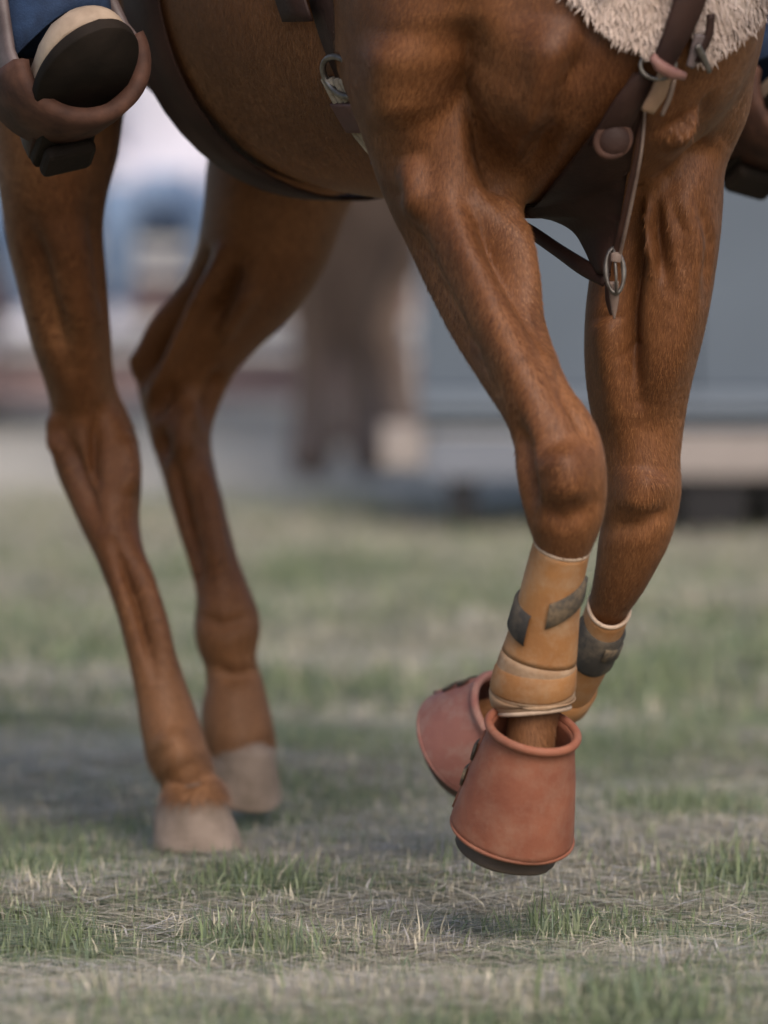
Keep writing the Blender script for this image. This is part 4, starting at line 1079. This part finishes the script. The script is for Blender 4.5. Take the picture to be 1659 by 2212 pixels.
a_ = nt.nodes.new('ShaderNodeAttribute'); a_.attribute_name = 'tint'; nt.links.new(a_.outputs['Color'], b.inputs['Base Color'])
b.inputs['Roughness'].default_value = .6; b.inputs['Specular IOR Level'].default_value = .25
M['grass'] = m
blades('grass', 340000, 5.4, 9.2, 1.15, 1.5, .019, .0013, .34, 'patchy green and straw coloured grass around the hooves', .02)
blades('grass', 120000, 9.2, 14.4, 1.5, 2.3, .024, .0026, .34, 'blurred short grass of the field behind the horse', .14)
for y0_, y1_, sg in ((3.0, 5.4, 0), (5.4, 14.4, 0)):
    blades('grass', 60000, y0_, y1_, 3.0, 4.2, .026, .0045, .34, 'sparser coarse grass spread over the wider pasture' if y0_ > 4 else 'coarse grass on the pasture nearest the viewer, below the frame', .04)

# ------------------------------------------------------------------ grey shed on the right
SY = 13.1
def sx(px_): return (px_ - CX) * SY / F
shed = empty('metal_shed', (1.9, SY, 0)); tag(shed, 'low blue grey steel shed raised on dark blocks, behind the forelegs', 'shed')
x0, x1 = sx(905), 4.2
pw = .62; x = x0; i = 0
while x < x1 - .01:
    w_ = min(pw, x1 - x) - .008; mb = MB(); mb.box((x + pw / 2 - .004, SY + .02, .77), (w_ / 2, 0, 0), (0, .02, 0), (0, 0, .47)); mb.build('wall_panel', M['shed'], shed, smooth=False, bevel=.006)
    x += pw; i += 1
mb = MB(); mb.box(((x0 + x1) / 2, SY + .60, .74), ((x1 - x0) / 2 - .01, 0, 0), (0, .55, 0), (0, 0, .48)); mb.build('core', M['shed_dark'], shed, smooth=False)
mb = MB(); mb.box(((x0 + x1) / 2, SY - .012, .278), ((x1 - x0) / 2, 0, 0), (0, .03, 0), (0, 0, .019)); mb.build('rail', M['shed_rail'], shed, smooth=False, bevel=.005)
mb = MB(); mb.box(((x0 + x1) / 2, SY + .02, .250), ((x1 - x0) / 2, 0, 0), (0, .03, 0), (0, 0, .010)); mb.build('dark_gap_strip', M['shed_dark'], shed, smooth=False)  # dark strip in place of the shaded gap below the rail
mb = MB(); mb.box(((x0 + x1) / 2, SY + .005, .234), ((x1 - x0) / 2, 0, 0), (0, .03, 0), (0, 0, .007)); mb.build('lower_rail', M['shed_rail'], shed, smooth=False)
mb = MB(); mb.box(((x0 + x1) / 2, SY + .04, .219), ((x1 - x0) / 2, 0, 0), (0, .03, 0), (0, 0, .008)); mb.build('dark_gap_strip', M['shed_dark'], shed, smooth=False)  # dark strip drawing the dark line under the lower rail
x = x0 - .09
for w_, mm, dz in ((.10, 'sill', .02), (.30, 'sill_blue', -.006), (.21, 'sill_blue', 0), (.34, 'sill', 0), (.6, 'sill_blue', 0), (.9, 'sill', 0), (.9, 'sill_blue', 0), (.6, 'sill', 0)):
    mb = MB(); mb.box((x + w_ / 2, SY + .01, .158 + dz), (w_ / 2 - .004, 0, 0), (0, .05, 0), (0, 0, .048)); mb.build('sill_board', M[mm], shed, smooth=False, bevel=.006); x += w_
for px_, w_ in ((1000, .02), (1545, .068), (1720, .05), (2200, .07), (2900, .07)):
    mb = MB(); c = np.array((sx(px_), SY + .05, .05)); mb.loft([[c + np.array((sx_ * (w_ + k_), sy_ * .07, z_)) for sx_, sy_ in ((-1, -1), (1, -1), (1, 1), (-1, 1))] for z_, k_ in ((-.06, 0), (.058, .015))]); mb.build('footing_block', M['block'], shed, smooth=False)
mb = MB(); mb.box(((x0 + x1) / 2, SY + .55, .055), ((x1 - x0) / 2 - .3, 0, 0), (0, .02, 0), (0, 0, .055)); mb.build('dark_void_sheet', M['shed_dark'], shed, smooth=False)  # dark sheet stands in for the shade of the void under the shed
mb = MB(); mb.loft([[(x0 - .1, SY - .06, 1.25), (x1 + .1, SY - .06, 1.25), (x1 + .1, SY - .06, 1.28), (x0 - .1, SY - .06, 1.28)], [(x0 - .1, SY + 1.25, 1.30), (x1 + .1, SY + 1.25, 1.30), (x1 + .1, SY + 1.25, 1.33), (x0 - .1, SY + 1.25, 1.33)]]); mb.build('roof', M['roof'], shed, smooth=False)

# ------------------------------------------------------------------ bleachers with two seated people on the left
BY = 16.8
bl = empty('bleacher', (-1.5, BY, 0)); tag(bl, 'low red brown plank bleacher behind the hind legs', 'bleacher')
def plank(z0, z1, y0, y1, m, name='plank', xa=-3.6, xb=.10, n=3):
    w_ = (xb - xa) / n
    for i in range(n):
        mb = MB(); mb.box((xa + (i + .5) * w_, (y0 + y1) / 2, (z0 + z1) / 2), (w_ / 2 - .006, 0, 0), (0, (y1 - y0) / 2, 0), (0, 0, (z1 - z0) / 2)); mb.build(name, M[m], bl, smooth=False, bevel=.005)
plank(.075, .205, BY, BY + .03, 'plank'); plank(.23, .27, BY - .06, BY + .24, 'plank_grey')
plank(.30, .42, BY + .32, BY + .35, 'plank'); plank(.45, .49, BY + .26, BY + .56, 'plank_grey')
plank(.53, .65, BY + .64, BY + .67, 'plank'); plank(.68, .72, BY + .58, BY + .9, 'plank_grey')
plank(.76, .90, BY + .98, BY + 1.01, 'plank_grey'); plank(.92, .96, BY + .92, BY + 1.24, 'plank')
for x in (-3.4, -2.3, -1.2, -.1):
    mb = MB(); mb.box((x, BY + .62, .44), (.02, 0, 0), (0, .62, .44), (0, -.02, .02)); mb.box((x, BY + .6, .04), (.02, 0, 0), (0, .62, 0), (0, 0, .04)); mb.box((x, BY + 1.18, .48), (.02, 0, 0), (0, .02, 0), (0, 0, .44)); mb.build('frame', M['frame'], bl, smooth=False)
def seated(x, yb, zseat, top, leg_m, shoe, label, zfoot):
    kx = .10
    ch = []
    for s_ in (-1, 1):
        ch.append(([(x + s_ * .09, yb, zseat + .09), (x + s_ * .12, yb - .22, zseat + .10), (x + s_ * .13, yb - .44, zseat + .08), (x + s_ * .13, yb - .46, (zseat + zfoot) / 2 + .05), (x + s_ * .13, yb - .42, zfoot + .08)], [.085, .08, .065, .055, .045], [.085, .08, .065, .055, .045], (1, 0, 0), .03))
        ch.append(([(x + s_ * .19, yb, zseat + .50), (x + s_ * .25, yb - .04, zseat + .26), (x + s_ * .14, yb - .28, zseat + .22), (x + s_ * .09, yb - .36, zseat + .20)], [.055, .045, .035, .035], [.055, .045, .035, .025], (1, 0, 0), .03))
    ch.append(([(x, yb, zseat + .1), (x, yb + .01, zseat + .3), (x, yb, zseat + .48), (x, yb, zseat + .56)], [.17, .15, .18, .10], [.12, .11, .11, .07], (1, 0, 0), .05))
    ch.append(([(x, yb, zseat + .56), (x, yb - .02, zseat + .64), (x, yb - .03, zseat + .74), (x, yb - .03, zseat + .80)], [.05, .05, .075, .05], [.05, .06, .095, .07], (1, 0, 0), .02))
    o = body_obj('person', ch, .018, M[leg_m])
    def pick(c):
        legs = (c[:, 2] < zseat + .19) & ~((c[:, 2] > zseat + .16) & (np.abs(c[:, 0] - x) < .2) & (c[:, 1] < yb - .25))
        return np.where(c[:, 2] > zseat + .58, 2, np.where(legs, 0, 1))
    paint(o, [M[leg_m], M[top], M['skin']], pick)
    tag(o, label, 'person', 'people')
    for s_ in (-1, 1):
        mb = MB(); c = np.array((x + s_ * .13, yb - .46, zfoot)); rr_ = []
        for d_, w_, h_ in ((.10, .03, .05), (.07, .04, .085), (0, .042, .085), (-.08, .046, .06), (-.14, .04, .045), (-.17, .02, .025)):
            rr_.append([c + np.array((w_ * math.cos(t), d_, max(0, math.sin(t)) * h_)) for t in np.linspace(0, 2 * math.pi, 16, endpoint=False)])
        mb.loft(rr_); mb.build('shoe', M[shoe], o)
    mb = MB(); hc_ = np.array((x, yb - .03, zseat + .80))
    mb.loft([ring_at(hc_ + UP * z_, np.array((1.0, 0, 0)), np.array((0, 1.0, 0)), a_, b_, 24) for z_, a_, b_ in ((-.005, .10, .14), (.0, .105, .15), (.01, .085, .1), (.07, .075, .09), (.09, .03, .03))]); mb.build('cap', M['hat'], o)
seated(-.64, BY + .50, .54, 'shirt_white', 'denim_light', 'sneaker', 'spectator in white shirt and faded jeans seated on the bleacher, between the hind legs', .27)
seated(-1.16, BY + .40, .49, 'shirt_teal', 'denim_light', 'sneaker', 'spectator in pale jeans and white shoes at the bleacher, left of the near hind leg', .27)

# ------------------------------------------------------------------ second horse, standing far behind
DX, DY = P(742, 1003, 15.05)[0], 15.05
def far_leg(dx, dy, w, bend):
    return ([(DX + dx, DY + dy, .95), (DX + dx * 1.0, DY + dy - .02, .72), (DX + dx + bend, DY + dy, .46), (DX + dx + bend, DY + dy + .01, .30), (DX + dx + bend * .7, DY + dy, .14), (DX + dx + bend * .5, DY + dy - .03, .03)],
            [.12 * w, .092 * w, .072, .052, .052, .065], [.12, .085, .055, .04, .042, .06], (1, 0, 0), .04)
far = body_obj('horse', [
    ([(DX, DY - .1, 1.2), (DX + .02, DY + .3, 1.17), (DX + .1, DY + .8, 1.18), (DX + .16, DY + 1.1, 1.22)], [.22, .27, .27, .22], [.26, .3, .3, .25], (1, 0, 0), .05),
    ([(DX, DY - .1, 1.35), (DX - .04, DY - .35, 1.6), (DX - .06, DY - .5, 1.75)], [.13, .09, .07], [.2, .15, .12], (1, 0, 0), .06),
    ([(DX - .06, DY - .5, 1.75), (DX - .07, DY - .72, 1.58), (DX - .08, DY - .85, 1.42)], [.09, .075, .05], [.1, .09, .06], (1, 0, 0), .03),
    ([(DX + .06, DY + 1.30, 1.30), (DX + .03, DY + 1.40, 1.1), (DX + .02, DY + 1.42, .6), (DX + .02, DY + 1.42, .25)], [.05, .10, .13, .09], [.05, .06, .07, .05], (1, 0, 0), .03),
    far_leg(-.09, 0, 1.25, .01), far_leg(.11, .04, 1.3, -.07), far_leg(.0, .95, 1.7, .02), far_leg(.22, 1.0, 1.7, -.10)], .018, M['coat_far'])
tag(far, 'bay horse standing far behind, blurred, seen between the legs of the chestnut', 'horse', 'horses on the grass')
